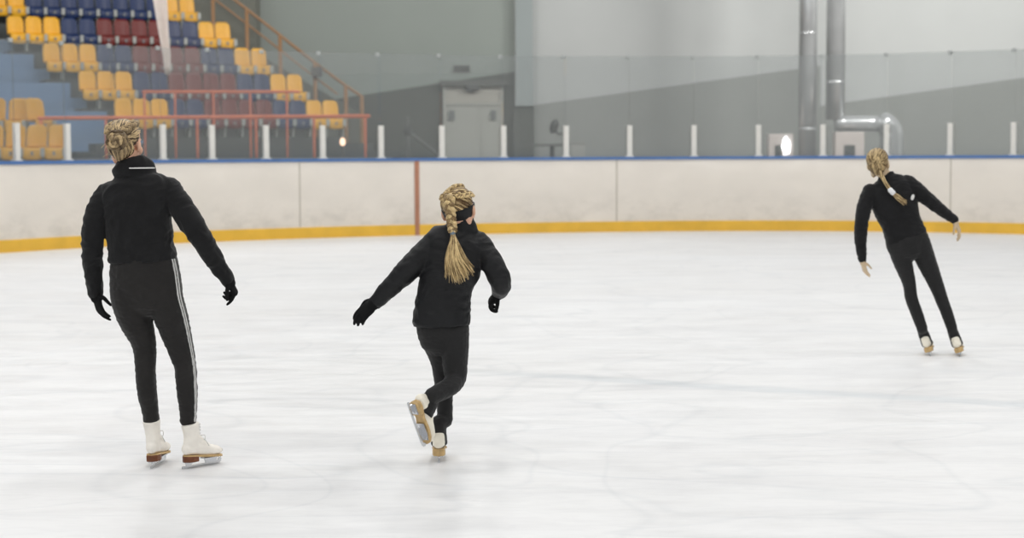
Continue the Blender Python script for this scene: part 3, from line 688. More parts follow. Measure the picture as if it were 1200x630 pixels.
def braid(mb, pts, w, turns, rad, D, seed=3, taper=1.0):
    """three-strand plait along pts; D = outward direction hint"""
    rnd = random.Random(seed); base = spline([V(p) for p in pts], 12); fr = frames(base, D); N = len(base)
    for s in range(3):
        for h in range(3):
            mb.tone = rnd.uniform(.35, 1); P_ = []; hr = (h-1)*rad*.55
            for i in range(N):
                t = i/(N-1)*turns*2*math.pi+s*2*math.pi/3; T, S, d = fr[i]; sc = 1-(1-taper)*i/(N-1)
                P_.append(base[i]+S*((w*math.sin(t)+hr)*sc)+d*((w*.55*math.sin(2*t)+.4*abs(hr))*sc))
            mb.tube(P_, rad*.72, n=6, sub=2)
def hand(mb, w, d, nrm, thumb, L, curls=(.5, .7, .5), spread=.06, each=None):
    """palm + four fingers + thumb as overlapping lofts; thumb=+1/-1 side along d x nrm"""
    d = V(d).normalized(); nrm = V(nrm); nrm = (nrm-d*nrm.dot(d)).normalized(); s = d.cross(nrm)*thumb
    loft(mb, [w-d*.10*L, w+d*.05*L, w+d*.25*L, w+d*.47*L], [(.115*L, .10*L), (.13*L, .10*L), (.20*L, .095*L), (.20*L, .075*L)], n=14, sub=3, D=nrm)
    for i, (o, ln) in enumerate([(.145, .41), (.05, .47), (-.05, .44), (-.14, .34)]):
        p = w+d*((.44-.03*abs(i-1))*L)+s*(o*L); dd = (d+s*(o*spread*8)).normalized(); th_ = 0; pts = [p]; cs = each[i] if each else curls
        for j in range(3):
            th_ += cs[j]; p = p+(dd*math.cos(th_)+nrm*math.sin(th_))*(ln*L*(.42, .32, .26)[j]); pts.append(p)
        mb.tube(pts, [.056*L, .054*L, .049*L, .038*L], n=10, sub=3)
    b0 = w+d*.10*L+s*.13*L; t1 = (d*.62+s*.62+nrm*.45).normalized(); t2 = (d*.85+s*.1+nrm*.5).normalized()
    mb.tube([b0, b0+t1*.2*L, b0+t1*.2*L+t2*.15*L, b0+t1*.2*L+t2*.28*L], [.07*L, .062*L, .054*L, .04*L], n=10, sub=3)

def skate(parent, O, H, f, u, L, boot_m, heel_m, sole_m, covered=False, label=None):
    """ice skate; H = point under the heel at blade level"""
    R = basis(f, u); q = L/.22; X = Matrix.Translation(H) @ R.to_4x4() @ Matrix.Scale(q, 4)
    LV = lambda *p: X @ V(p)
    mb = MB()
    foot = [(.012, .094, .027, .030), (.05, .094, .031, .034), (.10, .086, .033, .034), (.15, .074, .040, .029), (.19, .068, .037, .023), (.212, .064, .022, .016)]
    loft(mb, [V((0, y, z)) for y, z, a, b_ in foot], [(a, b_) for y, z, a, b_ in foot], n=20, D=V((0, 0, 1)))
    sh = [(.034, .075, .030, .038), (.036, .11, .030, .041), (.044, .15, .033, .042), (.040, .19, .037, .044), (.036, .215, .040, .047)]
    if covered: sh = [(.034, .075, .030, .038), (.036, .11, .030, .040), (.044, .14, .028, .034), (.042, .165, .024, .028), (.040, .185, .02, .022)]
    loft(mb, [V((0, y, z)) for y, z, a, b_ in sh], [(a, b_) for y, z, a, b_ in sh], n=20, D=V((0, 1, 0)), cap='flat')
    loft(mb, [V((0, .07, .145)), V((0, .10, .115)), V((0, .14, .09))], [(.026, .022), (.028, .022), (.028, .018)], n=16, D=V((0, 0, 1)))
    mb.xf(X); bo = baked('ice_skate', mb, boot_m, .0035*q, parent, O, it=3)
    if label: bo['label'] = label
    # sole with raised heel
    mb = MB(); zt = lambda x, y: .066-.105*max(0, min(.2, y-.02))
    out = [(0, -.006), (.024, .004), (.031, .03), (.028, .07), (.026, .09), (.034, .13), (.037, .155), (.034, .19), (.022, .215), (0, .224)]
    out = out+[(-x, y) for x, y in out[1:-1]][::-1]
    mb.prism(out, lambda x, y: zt(x, y)-.011, zt); mb.xf(X); obj('sole', mb, sole_m, bo, O, smooth=False, bevel=.002)
    mb = MB(); hp = [(0, -.008), (.025, .002), (.032, .03), (.029, .064), (-.029, .064), (-.032, .03), (-.025, .002)]
    mb.prism(hp, .030, lambda x, y: zt(x, y)-.006); mb.xf(X); obj('heel', mb, heel_m, bo, O, smooth=False, bevel=.003)
    mb = MB()
    mb.plate([(-.022, .002), (-.012, 0), (.10, -.001), (.195, .0005), (.212, .003), (.224, .012), (.219, .015), (.226, .021), (.220, .024), (.222, .031), (.206, .026), (.20, .014), (.1, .012), (-.02, .013)], .0042)
    mb.plate([(-.002, .03), (.004, .012), (.03, .012), (.052, .03)], .006); mb.plate([(.115, .036), (.125, .012), (.165, .012), (.19, .012), (.198, .034)], .006)
    mb.prism([(-.02, .0), (.02, .0), (.022, .055), (-.022, .055)], .0275, .031)
    mb.prism([(-.022, .11), (.022, .11), (.028, .16), (.02, .2), (-.02, .2), (-.028, .16)], .0345, .039)
    mb.xf(X); obj('blade', mb, M['steel'], bo, O, smooth=False)
    if not covered:
        mb = MB(); pts = []
        zz = [(.205, .083), (.19, .084), (.175, .0845), (.16, .084), (.146, .088), (.132, .1), (.12, .115), (.108, .13), (.098, .145)]
        for k, (z, y) in enumerate(zz): pts.append(V((.014*(-1)**k, y+.004, z+.004)))
        mb.tube(pts, .0024, n=6, sub=2)
        mb.tube([V((-x, y, z)) for x, y, z in pts], .0024, n=6, sub=2)
        for sg in (-1, 1): mb.tube([V((0, .09, .15)), V((sg*.03, .10, .155)), V((sg*.028, .10, .13)), V((0, .1, .145))], .002, n=6, sub=3); mb.tube([V((0, .092, .15)), V((sg*.02, .11, .13)), V((sg*.03, .125, .10))], .002, n=6, sub=3)
        mb.xf(X); obj('lace', mb, M['lace'], bo, O)
    return bo, LV, q
def chain(Y0, ppm, rows):
    """rows of (px, py, dY, half width px[, half depth px]) -> points, radii"""
    pts = []; ra = []
    for r in rows:
        pts.append(P(r[0], r[1], Y0+r[2])); a = r[3]/ppm; ra.append((a, (r[4] if len(r) > 4 else r[3])/ppm))
    return pts, ra
def shrink(ra, d): return [(max(.006, a-d), max(.006, b-d)) for a, b in ra]

def stripe_on(path, fr, ra, ang0, ang1, lift, nm, parent, O, i0=0, i1=None):
    mb = MB(); A_, B_ = [], []
    for (p, (T, S, d), r) in list(zip(path, fr, ra))[i0:i1]:
        for lst, an in ((A_, ang0), (B_, ang1)):
            lst.append([p+S*(r.x+l)*math.cos(an)+d*(r.y+l)*math.sin(an) for l in (lift, -.004)])
    mb.rings([[a[0], b_[0], b_[1], a[1]] for a, b_ in zip(A_, B_)]); return obj(nm, mb, M['stripe'], parent, O, smooth=False)

# ---------------------------------------------------------------- skater at left (bun, white stripe)
def skater_left():
    Y0 = 7.2; ppm = FPX/Y0*1.0
    root = empty('person', V((G(200, 545).x, Y0, 0)), 'tallest skater at left in black jacket and striped leggings, hair in a bun, gliding upright', 'person'); O = V(root.location)
    tor, tr = chain(Y0, ppm, [(157, 201, 0, 17, 15), (158, 207, 0, 27, 18), (159, 214, 0, 39, 22), (160, 228, 0, 43, 26), (161, 248, 0, 39.5, 28), (163, 268, 0, 38.5, 27), (165.5, 288, 0, 38.5, 26), (167, 300, 0, 39.5, 28), (167.5, 306, 0, 39.5, 28)])
    la, lr = chain(Y0, ppm, [(125, 229, 0, 14), (114.5, 247, -.02, 13.8), (110, 268, -.03, 13.5), (108, 289, -.02, 12.7), (109, 315, .02, 11.3), (112, 343, .05, 9.2)])
    ra_, rr = chain(Y0, ppm, [(198, 221, 0, 14), (213, 244, -.02, 14.7), (230, 270, -.03, 13.7), (243, 291, -.01, 12.2), (256, 311, .03, 10.4), (266, 327, .05, 8.8)])
    hip, hr = chain(Y0, ppm, [(167, 299, 0, 37, 27), (168.5, 316, 0, 40, 30), (170, 332, 0, 41.5, 31), (171, 345, 0, 40, 28)])
    ll, llr = chain(Y0, ppm, [(150, 330, 0, 21, 25), (152, 352, 0, 21.3, 24), (159, 375, .01, 19.5, 22), (167.5, 398, .02, 15, 17), (170, 413, .02, 13.2, 14.5), (170.5, 435, .0, 12, 14), (172.5, 460, -.01, 11.4, 12.5), (176, 480, .0, 10, 10.5), (177.5, 493, .0, 9.4, 10)])
    rl_, rlr = chain(Y0, ppm, [(187, 305, 0, 20.5, 24), (189, 318, 0, 21.5, 25), (191, 332, 0, 21.5, 25), (194, 352, 0, 21.3, 24), (202, 376, .01, 19.3, 22), (208, 396, .02, 17, 19), (216.5, 426, .02, 13.3, 15), (218.5, 446, .0, 12.6, 14), (219.5, 462, -.01, 12, 13), (220.5, 480, -.01, 10.3, 11), (220.5, 493, -.01, 9.6, 10)])
    # jacket
    mb = MB(); loft(mb, tor, tr, n=28, cap='flat', power=2.4); loft(mb, la, lr); loft(mb, ra_, rr)
    c_, cr_ = chain(Y0, ppm, [(157, 206, 0, 25, 20), (157, 198, 0, 25, 20), (156, 191, -.002, 21.5, 18), (155, 185.5, 0, 16, 15)])
    pc, fc, rc = loft(mb, c_, cr_, n=24, cap='flat')
    for (x0, y0, x1, y1) in ((184, 296, 206, 312), (128, 306, 150, 309)): pass
    baked('jacket', mb, M['jacket'], .0055, root, O, it=4, wr=.006, wf=(8, 8, 20), seed=1)
    stripe = MB(); ar = []
    for k in range(13):
        an = math.radians(-84+k*6.2); T, S, d = fc[5]; ar.append(pc[5]+S*(-(25.6/ppm)*math.cos(an+math.pi/2+math.pi/2)*0)+V((math.sin(k/12*1.25)*27.0/ppm, -math.cos(k/12*1.25)*22/ppm, -.002)))
    stripe.tube(ar, .0028, n=6, sub=2); obj('collar_piping', stripe, M['stripe'], root, O, label='thin white collar piping')
    # leggings
    mb = MB(); loft(mb, hip, hr, n=28); loft(mb, ll, llr); pth, frm, rds = loft(mb, rl_, rlr)
    baked('leggings', mb, M['legging'], .005, root, O, it=4, wr=.003, wf=(14, 14, 46), seed=2)
    # double stripe down the outside: hip then leg
    hp, hf, hrad = [], [], []
    for a0, a1 in ((-.60, -.53), (-.42, -.35)):
        pts = []
        mbs = MB()
        full = [(P(206.5, 303, Y0), 39.5, 29)]
        stripe_on(pth, frm, rds, a0, a1, .003, 'side_stripe', root, O, 0, None)
    # gloves
    mb = MB(); d1 = P(119, 372, Y0+.03)-P(112, 343, Y0+.05)
    loft(mb, [la[-1]-(la[-1]-la[-2]).normalized()*.03, la[-1], la[-1]+d1.normalized()*.02], [(.028, .028), (.029, .029), (.027, .027)], n=14)
    hand(mb, la[-1], d1, V((.75, .5, -.1)), 1, .15, (.2, .38, .3), .0); baked('glove', mb, M['glove'], .0028, root, O, it=3)
    mb = MB(); d2 = P(276, 343, Y0+.07)-P(266, 327, Y0+.05)
    loft(mb, [ra_[-1]-(ra_[-1]-ra_[-2]).normalized()*.03, ra_[-1], ra_[-1]+d2.normalized()*.02], [(.027, .027), (.028, .028), (.027, .027)], n=14)
    hand(mb, ra_[-1], d2, V((-.85, .1, -.4)), -1, .15, each=[(.75, .35, .2), (.9, 1.1, .7), (.95, 1.2, .8), (.9, 1.1, .8)]); baked('glove', mb, M['glove'], .0028, root, O, it=3)
    # body
    hc = P(147, 168, Y0); R = basis((math.sin(.22), math.cos(.22), -.06), (-.02, .0, 1)); k = .88
    mb = MB(); head_parts(mb, hc, R, k)
    nk = P(156, 206, Y0); mb.tube([hc+R @ V((0, -.02, -.03)), hc.lerp(nk, .6)+V((0, -.01, 0)), nk-V((0, 0, .03))], [.043, .042, .05], n=16)
    loft(mb, tor, shrink(tr, .014), n=20); loft(mb, hip, shrink(hr, .014))
    for a, b_ in ((la, lr), (ra_, rr)): loft(mb, a, shrink(b_, .010), n=14)
    for a, b_ in ((ll, llr), (rl_, rlr)): loft(mb, a, shrink(b_, .010), n=14)
    for a, d_ in ((la[-1], d1), (ra_[-1], d2)): mb.tube([a-d_.normalized()*.02, a+d_.normalized()*.045], .011, n=10)
    # skates
    HL = G(178.5, 548.5); HRr = G(217.5, 549)
    s1 = skate(root, O, HL, (math.sin(.08), math.cos(.08), 0), (-.05, 0, 1), .205, M['boot'], M['heel_brown'], M['sole_tan'])
    s2 = skate(root, O, HRr, (math.sin(.70), math.cos(.70), 0), (-.03, 0, 1), .192, M['boot'], M['heel_brown'], M['sole_tan'])
    for (bo, LV, q), a in ((s1, ll[-1]), (s2, rl_[-1])):
        mb.tube([a, LV(0, .04, .15), LV(0, .045, .1), LV(0, .1, .082), LV(0, .17, .07)], [.024, .022, .022, .02, .015], n=12)
    baked('body', mb, M['skin'], .005, root, O, it=3); eyes(root, O, hc, R, k)
    # hair: swept back into a bun
    mb = MB(); hair_cap(mb, hc, R, k, 1.05); g = V((.13, -1, -.22))
    strands(mb, hc, R, k, g, 300, .0033, 5, .9, .05); nape(mb, hc, R, k, g)
    for sg in (-1, 1):
        pts = [hc+R @ (surf(V((sg*.35, .75, .85)), 1.08)*k), hc+R @ (surf(V((sg*.62, .2, .85)), 1.1)*k), hc+R @ (surf(V((sg*.62, -.4, .55)), 1.11)*k), hc+R @ (surf(V((sg*.38, -.85, .15)), 1.13)*k)]
        braid(mb, pts, .0085*k*1.3, 4.5, .0075*k, R @ V((sg*.5, -.3, .8)), 11+sg)
    bc = hc+R @ (surf(g, 1.16)*k); rnd = random.Random(4)
    for ring in range(3):
        rb_ = (.041, .027, .012)[ring]*k
        for h in range(5):
            mb.tone = rnd.uniform(.3, 1); pts = []
            for i in range(29):
                t = i/28*2*math.pi*1.05+h*1.1+ring; wob = .006*math.sin(3*t+h*1.3)*k
                pts.append(bc+R @ V(((rb_+wob)*math.cos(t), -.006*ring-.010*math.cos(2.5*t+h*1.3)*k-.004, (rb_+wob)*math.sin(t)*.95)))
            mb.tube(pts, .0082*k, n=7, sub=2)
    mb.tone = .4; mb.ellip(bc+R @ V((0, .012, 0)), (.036*k, .024*k, .036*k), R)
    for i in range(16):
        mb.tone = .9; d = V((rnd.uniform(-.8, .4), rnd.uniform(-.9, -.3), rnd.uniform(-.7, .9))).normalized(); a = surf(d, 1.06)*k
        t_ = V((rnd.uniform(-1, 1), rnd.uniform(-1, 0), rnd.uniform(-1, .2)))*.03; mb.tube([hc+R @ a, hc+R @ (a+d*.012+t_*.5), hc+R @ (a+d*.016+t_)], .0008, n=4, sub=2)
    obj('hair', mb, M['hair_bun'], root, O, tone=True)
    return root
skater_left()

def over_boot(mb, LV, q, ankle, ar):
    """legging pulled over the boot, leaving the heel bare"""
    loft(mb, [ankle, LV(0, .042, .185), LV(0, .053, .155), LV(0, .068, .125), LV(0, .079, .10), LV(0, .090, .078)],
         [ar, (.036*q, .040*q), (.0385*q, .045*q), (.0395*q, .046*q), (.0405*q, .046*q), (.042*q, .042*q)], n=20, D=(LV(0, 1, 0)-LV(0, 0, 0)).normalized(), cap='flat')

# ---------------------------------------------------------------- girl in the middle (braid, headband)
def skater_mid():
    Y0 = 7.33; ppm = FPX/Y0
    root = empty('person', V((G(518, 541).x, Y0, 0)), 'girl in the middle with long blonde braid and headband, one leg kicked back', 'person'); O = V(root.location)
    tor, tr = chain(Y0, ppm, [(541, 266, 0, 15, 13), (539.5, 271, 0, 24, 16), (537, 279, 0, 36, 20), (534, 294, 0, 36, 24), (529, 314, 0, 34, 25), (524.5, 327, 0, 32.2, 24), (521.3, 340, 0, 31.6, 24), (519, 357, 0, 32.8, 25), (517.5, 372, 0, 33.6, 27), (517.6, 381, 0, 33.6, 28)])
    la, lr = chain(Y0, ppm, [(508, 287, 0, 15), (492, 302, -.01, 14.5), (474, 320, -.01, 13.5), (456, 338, .0, 11.3), (441, 353, .01, 8.8)])
    ra_, rr = chain(Y0, ppm, [(561, 285, 0, 14), (572, 302, -.02, 14), (584, 322, -.04, 13.3), (587.5, 333, -.02, 12), (586, 338, .05, 10.5), (586, 342.5, .12, 8.5)])
    hip, hr = chain(Y0, ppm, [(518, 370, 0, 30, 24), (519, 384, 0, 31.2, 26), (519.5, 395, 0, 29.5, 24)])
    ll, llr = chain(Y0, ppm, [(507, 390, .01, 17, 21), (512, 405, .02, 15.5, 18), (517, 422, .03, 13, 15), (519.5, 445, .04, 11.3, 12.5), (521, 462, .03, 10, 11.5), (521.3, 478, .02, 9.3, 10.5), (521.3, 492, .01, 9.4, 10)])
    rl_, rlr = chain(Y0, ppm, [(532, 388, -.01, 18, 22), (533, 408, -.02, 16.5, 18), (533.5, 428, -.03, 14.6, 15.5), (533.5, 443, -.045, 13, 13), (528, 452, -.09, 11.3, 12), (517, 458.5, -.14, 10.6, 11), (507, 463.5, -.18, 9.3, 9.5)])
    mb = MB(); loft(mb, tor, tr, n=28, cap='flat', power=2.3); loft(mb, la, lr); loft(mb, ra_, rr)
    c_, cr_ = chain(Y0, ppm, [(541, 271, 0, 20, 16), (541, 265, 0, 17, 15), (540, 260, 0, 16, 14.5), (540, 255, 0, 14.6, 13.5)]); loft(mb, c_, cr_, n=20, cap='flat')
    baked('jacket', mb, M['jacket_thin'], .0052, root, O, it=4, wr=.005, wf=(8, 8, 20), seed=4)
    mb = MB(); loft(mb, hip, hr, n=28); loft(mb, ll, llr); loft(mb, rl_, rlr)
    Hs = G(514.5, 541.5)
    s1 = skate(root, O, Hs, (math.sin(-.02), math.cos(-.02), 0), (-.02, 0, 1), .195, M['boot_cream'], M['sole_tan'], M['sole_tan'], True)
    f2 = (P(502, 524, Y0-.18)-P(484.5, 474, Y0-.24)).normalized()
    H2 = P(478.5, 477, Y0-.275)
    s2 = skate(root, O, H2, f2, (.58, .80, .25), .195, M['boot_cream'], M['sole_tan'], M['sole_tan'], True)
    over_boot(mb, s1[1], s1[2], ll[-1], llr[-1]); over_boot(mb, s2[1], s2[2], rl_[-1], rlr[-1])
    baked('leggings', mb, M['legging_dark'], .0045, root, O, it=3, wr=.002, wf=(22, 22, 50), seed=5)
    mb = MB(); d1 = P(417, 374, Y0+.0)-P(441, 353, Y0+.01)
    loft(mb, [la[-1]+(la[-2]-la[-1]).normalized()*.035, la[-1], la[-1]+d1.normalized()*.02], [(.029, .029), (.029, .029), (.028, .027)], n=14)
    hand(mb, la[-1], d1, V((.25, .8, -.4)), -1, .165, (.22, .4, .3), .035); baked('glove', mb, M['glove'], .0028, root, O, it=3)
    mb = MB(); d2 = V((-.42, .35, -.42))
    loft(mb, [ra_[-1]+(ra_[-2]-ra_[-1]).normalized()*.02, ra_[-1], ra_[-1]+d2.normalized()*.02], [(.029, .029), (.028, .028), (.026, .026)], n=14)
    hand(mb, ra_[-1], d2, V((.25, .45, -.6)), 1, .15, (.5, .8, .6)); baked('glove', mb, M['glove'], .0028, root, O, it=3)
    hc = P(537.5, 246, Y0); R = basis((.22, 1, -.12), (-.14, .1, 1)); k = .9
    mb = MB(); head_parts(mb, hc, R, k); nk = P(541, 272, Y0)
    mb.tube([hc+R @ V((0, -.02, -.03)), hc.lerp(nk, .6)+V((0, -.005, 0)), nk-V((0, 0, .03))], [.04, .04, .046], n=16)
    loft(mb, tor, shrink(tr, .014), n=20); loft(mb, hip, shrink(hr, .014))
    for a, b_ in ((la, lr), (ra_, rr), (ll, llr), (rl_, rlr)): loft(mb, a, shrink(b_, .010), n=14)
    for a, d_ in ((la[-1], d1), (ra_[-1], d2)): mb.tube([a-d_.normalized()*.02, a+d_.normalized()*.045], .011, n=10)
    for (bo, LV, q), a in ((s1, ll[-1]), (s2, rl_[-1])):
        mb.tube([a, LV(0, .04, .15), LV(0, .045, .1), LV(0, .1, .082), LV(0, .17, .07)], [.024, .022, .022, .02, .015], n=12)
    baked('body', mb, M['skin'], .005, root, O, it=3); eyes(root, O, hc, R, k)
    # headband
    mb = MB(); rg = []
    for i in range(9):
        t = i/8; lst = []
        for j in range(48):
            a = 2*math.pi*j/48; dy = math.sin(a); z = -.97+.52*dy+.80*t*(1-.25*dy)
            h_ = math.sqrt(max(.12, 1-min(.95, z*z))); d = V((math.cos(a)*h_, dy*h_, z)); lst.append(hc+R @ ((surf(d, 1.10+.02*math.sin(math.pi*t))+V((0, 0, -.05*(1-t)**2*(.5-.5*dy))))*k))
        rg.append(lst)
    mb.rings(rg, True, False); o = obj('headband', mb, M['jacket_thin'], root, O); md = o.modifiers.new('s', 'SOLIDIFY'); md.thickness = .006
    # hair
    mb = MB(); hair_cap(mb, hc, R, k, 1.04); g = V((-.42, -.85, .35))
    strands(mb, hc, R, k, g, 260, .0033, 9, .92, .03)
    S_ = lambda d, o_=1.09: hc+R @ (surf(V(d), o_)*k)
    braid(mb, [S_((.25, .7, .9)), S_((.3, .1, 1)), S_((.1, -.5, .85)), S_((-.3, -.82, .48))], .008, 4.5, .0058, R @ V((0, -.3, 1)), 21)
    braid(mb, [S_((.95, .3, .45)), S_((.9, -.35, .42)), S_((.45, -.85, .28)), S_((-.2, -.95, .3))], .0078, 5, .0055, R @ V((.5, -.8, .3)), 22)
    braid(mb, [S_((-.85, .35, .55)), S_((-.9, -.2, .5)), S_((-.6, -.75, .42))], .0072, 3.5, .005, R @ V((-.8, -.4, .4)), 23)
    top = P(527, 233, Y0-.10)
    bp_ = [P(527, 231, Y0-.095), P(526.5, 238, Y0-.115), P(528, 250, Y0-.118), P(529.5, 262, Y0-.112), P(530.5, 271, Y0-.115)]
    braid(mb, bp_, .0125, 3.2, .0105, V((0, -1, 0)), 24, .75)
    mb.tone = .7; mb.ellip(P(527.3, 232, Y0-.1), (.019, .02, .02))
    rnd = random.Random(8); t0 = P(530.5, 272, Y0-.115)
    for i in range(150):
        u = rnd.uniform(0, 1); u2 = rnd.gauss(0, 1); mb.tone = rnd.uniform(.35, 1.05)
        ex = 521+34*u+rnd.uniform(-2, 2); ey = 315+13*math.sin(math.pi*min(1, u*.9+.15))+rnd.uniform(-9, 4)+5*u; dz = -.125-.02*rnd.random()
        mx_ = 529+ (ex-530)*(.42+.3*u)+rnd.uniform(-2, 2); sw = 3*math.sin(u*9)
        pts = [t0+V((rnd.uniform(-.006, .006), rnd.uniform(-.006, .006), 0)), P(530+(mx_-530)*.45-1, 285, Y0-.125-.012*rnd.random()), P(mx_-3+sw*.3, 302, Y0-.13-.015*rnd.random()), P(ex, ey, Y0+dz)]
        w_ = rnd.uniform(.0016, .003); mb.tube(pts, [w_, w_*1.3, w_*1.1, w_*.35], n=5, sub=4)
    for i in range(5):
        u = rnd.uniform(0, 1); mb.tone = .9; mb.tube([P(531+3*u, 282+16*u, Y0-.125), P(541+6*u, 296+6*u, Y0-.13), P(549+9*rnd.random(), 306+18*rnd.random(), Y0-.12)], .0007, n=4, sub=3)
    obj('hair', mb, M['hair_gold'], root, O, tone=True)
    mb = MB(); mb.tube([P(530.3, 269.5, Y0-.115), P(530.6, 274.5, Y0-.116)], .0115, n=12, sub=2); obj('hair_tie', mb, M['tie'], root, O, label='blue-grey hair tie')
    return root
skater_mid()

# ---------------------------------------------------------------- girl at right (ponytail, leaning)
def skater_right():
    Y0 = 11.0; ppm = FPX/Y0
    root = empty('person', V((G(1108, 416).x, Y0, 0)), 'bare-handed girl at right in black with ponytail, leaning into a turn', 'person'); O = V(root.location)
    tor, tr = chain(Y0, ppm, [(1039.5, 207, 0, 11, 9), (1041, 211.5, 0, 19, 11), (1043, 219, 0, 26.5, 14), (1046.5, 231, 0, 27, 16), (1050.5, 245, 0, 26, 17), (1055.5, 259, 0, 23.2, 16), (1060, 272, 0, 24, 17), (1062.5, 279, 0, 24.6, 17.5)])
    la, lr = chain(Y0, ppm, [(1020, 224, 0, 9.3), (1013, 242, -.02, 9), (1009.5, 262, -.02, 8), (1008.5, 283, .0, 7), (1010.5, 303, .03, 5.2)])
    ra_, rr = chain(Y0, ppm, [(1063, 214, 0, 9.5), (1077, 224.5, -.02, 9), (1091, 236.5, -.02, 8), (1105, 247.5, .0, 6.8), (1118, 257, .02, 5.4)])
    hip, hr = chain(Y0, ppm, [(1060.5, 273, 0, 23.5, 16.5), (1063, 282, 0, 25.3, 18), (1065.5, 289, 0, 24.5, 17)])
    ll, llr = chain(Y0, ppm, [(1053, 287, 0, 13, 15), (1057, 304, .01, 11.5, 13), (1065, 330, .02, 7.9, 9), (1068, 349, .01, 7.3, 8.5), (1074.5, 367, .0, 7, 8), (1080.5, 384, -.01, 6.3, 6.8)])
    rl_, rlr = chain(Y0, ppm, [(1077, 284, 0, 13, 15), (1085.5, 306, .01, 11.5, 13), (1099, 338, .02, 8.3, 9), (1104, 352, .01, 7.4, 8.5), (1109.5, 366, .0, 6.9, 8), (1115.5, 384, -.01, 6.2, 6.8)])
    mb = MB(); loft(mb, tor, tr, n=28, cap='flat', power=2.3); loft(mb, la, lr); loft(mb, ra_, rr)
    c_, cr_ = chain(Y0, ppm, [(1041, 212, 0, 12, 9), (1038.5, 206, 0, 10, 8.5), (1037.5, 202.5, 0, 9.3, 8.2)]); loft(mb, c_, cr_, n=20, cap='flat')
    baked('jacket', mb, M['jacket'], .0058, root, O, it=4, wr=.004, seed=7)
    q = P(1069.5, 231, Y0-.098); mb = MB(); mb.ellip(q, (.011, .004, .019), Matrix.Rotation(.3, 3, 'Y')); obj('emblem_patch', mb, M['stripe'], root, O, label='small white patch on the jacket')
    mb = MB(); loft(mb, hip, hr, n=28); loft(mb, ll, llr); loft(mb, rl_, rlr)
    u = V((-.36, -.02, 1))
    s1 = skate(root, O, G(1090.5, 417), (math.sin(.27), math.cos(.27), 0), u, .20, M['boot_cream'], M['sole_tan'], M['sole_tan'], True)
    s2 = skate(root, O, G(1126, 417.5), (math.sin(.27), math.cos(.27), 0), u, .20, M['boot_cream'], M['sole_tan'], M['sole_tan'], True)
    over_boot(mb, s1[1], s1[2], ll[-1], llr[-1]); over_boot(mb, s2[1], s2[2], rl_[-1], rlr[-1])
    baked('leggings', mb, M['legging_dark'], .005, root, O, it=3, wr=.002, wf=(22, 22, 50), seed=8)
    hc = P(1029.5, 191.5, Y0); R = basis((.5, 1, -.05), (-.14, .0, 1)); k = .88
    mb = MB(); head_parts(mb, hc, R, k); nk = P(1040, 212, Y0)
    mb.tube([hc+R @ V((0, -.02, -.03)), hc.lerp(nk, .6)+V((0, -.005, 0)), nk-V((0, 0, .03))], [.042, .041, .046], n=16)
    loft(mb, tor, shrink(tr, .014), n=20); loft(mb, hip, shrink(hr, .014))
    for a, b_ in ((la, lr), (ra_, rr), (ll, llr), (rl_, rlr)): loft(mb, a, shrink(b_, .009), n=14)
    d1 = P(1014, 320, Y0+.03)-P(1010.5, 303, Y0+.03); d2 = P(1127, 277, Y0+.02)-P(1118, 257, Y0+.02)
    for a, d_ in ((la, d1), (ra_, d2)): mb.tube([a[-2].lerp(a[-1], .5), a[-1], a[-1]+d_.normalized()*.03], [.022, .021, .02], n=12)
    hand(mb, la[-1]+d1.normalized()*.012, d1, V((.85, .25, -.1)), 1, .13, (.15, .3, .2), .07); hand(mb, ra_[-1]+d2.normalized()*.012, d2, V((-.7, .3, -.3)), -1, .15, (.2, .45, .35))
    for (bo, LV, q_), a in ((s1, ll[-1]), (s2, rl_[-1])):
        mb.tube([a, LV(0, .04, .15), LV(0, .045, .1), LV(0, .1, .082), LV(0, .17, .07)], [.024, .022, .022, .02, .015], n=12)
    baked('body', mb, M['skin_pale'], .0038, root, O, it=2); eyes(root, O, hc, R, k)
    mb = MB(); hair_cap(mb, hc, R, k, 1.05); g = V((-.05, -.86, -.5)); strands(mb, hc, R, k, g, 280, .0034, 15, .95, .05); nape(mb, hc, R, k, g, 7)
    rnd = random.Random(5)
    for i in range(60):
        mb.tone = rnd.uniform(.3, 1); j = lambda s: rnd.uniform(-s, s)
        pts = [P(1032+j(2), 202+j(2), Y0-.088), P(1036.5+j(1.6), 212, Y0-.105+j(.01)), P(1044.5+j(1), 223.5+j(1), Y0-.115+j(.006)), P(1052+j(2.6), 231+j(2), Y0-.122+j(.01)), P(1060+j(3), 237.5+j(3), Y0-.12+j(.008))]
        mb.tube(pts, [.004, .004, .0035, .004, .0012], n=5, sub=4)
    obj('hair', mb, M['hair_far'], root, O, tone=True)
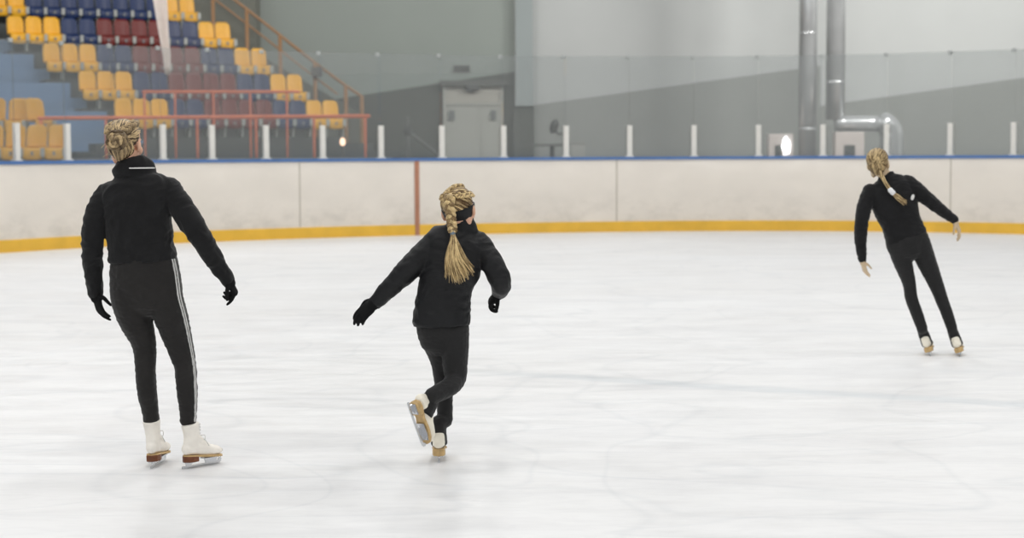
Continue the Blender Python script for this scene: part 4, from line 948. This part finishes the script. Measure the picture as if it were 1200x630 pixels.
    mb = MB(); mb.tube([P(1043.3, 222.5, Y0-.115), P(1046.6, 225.8, Y0-.117)], .0165, n=12, sub=2); obj('hair_tie', mb, M['tie_white'], root, O, label='white hair tie')
    return root
skater_right()

# ================================================================== LIGHT
w = bpy.data.worlds.new('world'); SC.world = w; w.use_nodes = True
w.node_tree.nodes['Background'].inputs[0].default_value = (.97, .985, 1, 1); w.node_tree.nodes['Background'].inputs[1].default_value = .46
def area(x, y, z, sx, sy, e, col=(1, .985, .96), aim=None):
    l = bpy.data.lights.new('hall_and_fill_light', 'AREA'); l.shape = 'RECTANGLE'; l.size = sx; l.size_y = sy; l.energy = e; l.color = col
    o = bpy.data.objects.new('hall_and_fill_light', l); COL.objects.link(o); o.location = (x, y, z)
    if aim is not None: o.rotation_euler = (V(aim)-V((x, y, z))).to_track_quat('-Z', 'Y').to_euler()
    return o
for x in (-6, 0, 6):
    for y in (3, 10, 17, 24): area(x, y, 8.5, .6, 3.5, 144)
for x, e in ((-11, 130), (-5, 270), (1, 150), (7, 400), (13, 1150)): area(x, 34.5, 9.2, 3, .6, e, aim=(x, 46, 2.5))  # added wash lights that brighten the back wall, strongest at the right
area(-9, 27.5, 8.5, 4, .6, 260)  # added fill light that brightens the seats at far left
# lamp on the opposite end of the hall, mirrored by the barrier glass
p, nn = on_path(921); tt = (pp[14][0]-pp[13][0]).normalized(); nn = V((-tt.y, tt.x, 0)); iv = (p+V((0, 0, 1.5))-V((0, 0, CAMZ))).normalized(); iv.z = 0.004
rf = iv-nn*(2*iv.dot(nn)); q = V((p.x, p.y, 1.37))+rf*(38/abs(rf.y))
l = bpy.data.lights.new('far_lamp', 'AREA'); l.shape = 'ELLIPSE'; l.size = .3; l.size_y = .74; l.energy = 62
o = bpy.data.objects.new('far_lamp', l); COL.objects.link(o); o.location = q; o.rotation_euler = (p+V((0, 0, 1.4))-q).to_track_quat('-Z', 'Y').to_euler()
SC.view_settings.view_transform = 'Standard'; SC.view_settings.look = 'None'; SC.view_settings.exposure = 0
SC.cycles.max_bounces = 8; SC.cycles.transparent_max_bounces = 24; SC.cycles.use_denoising = True
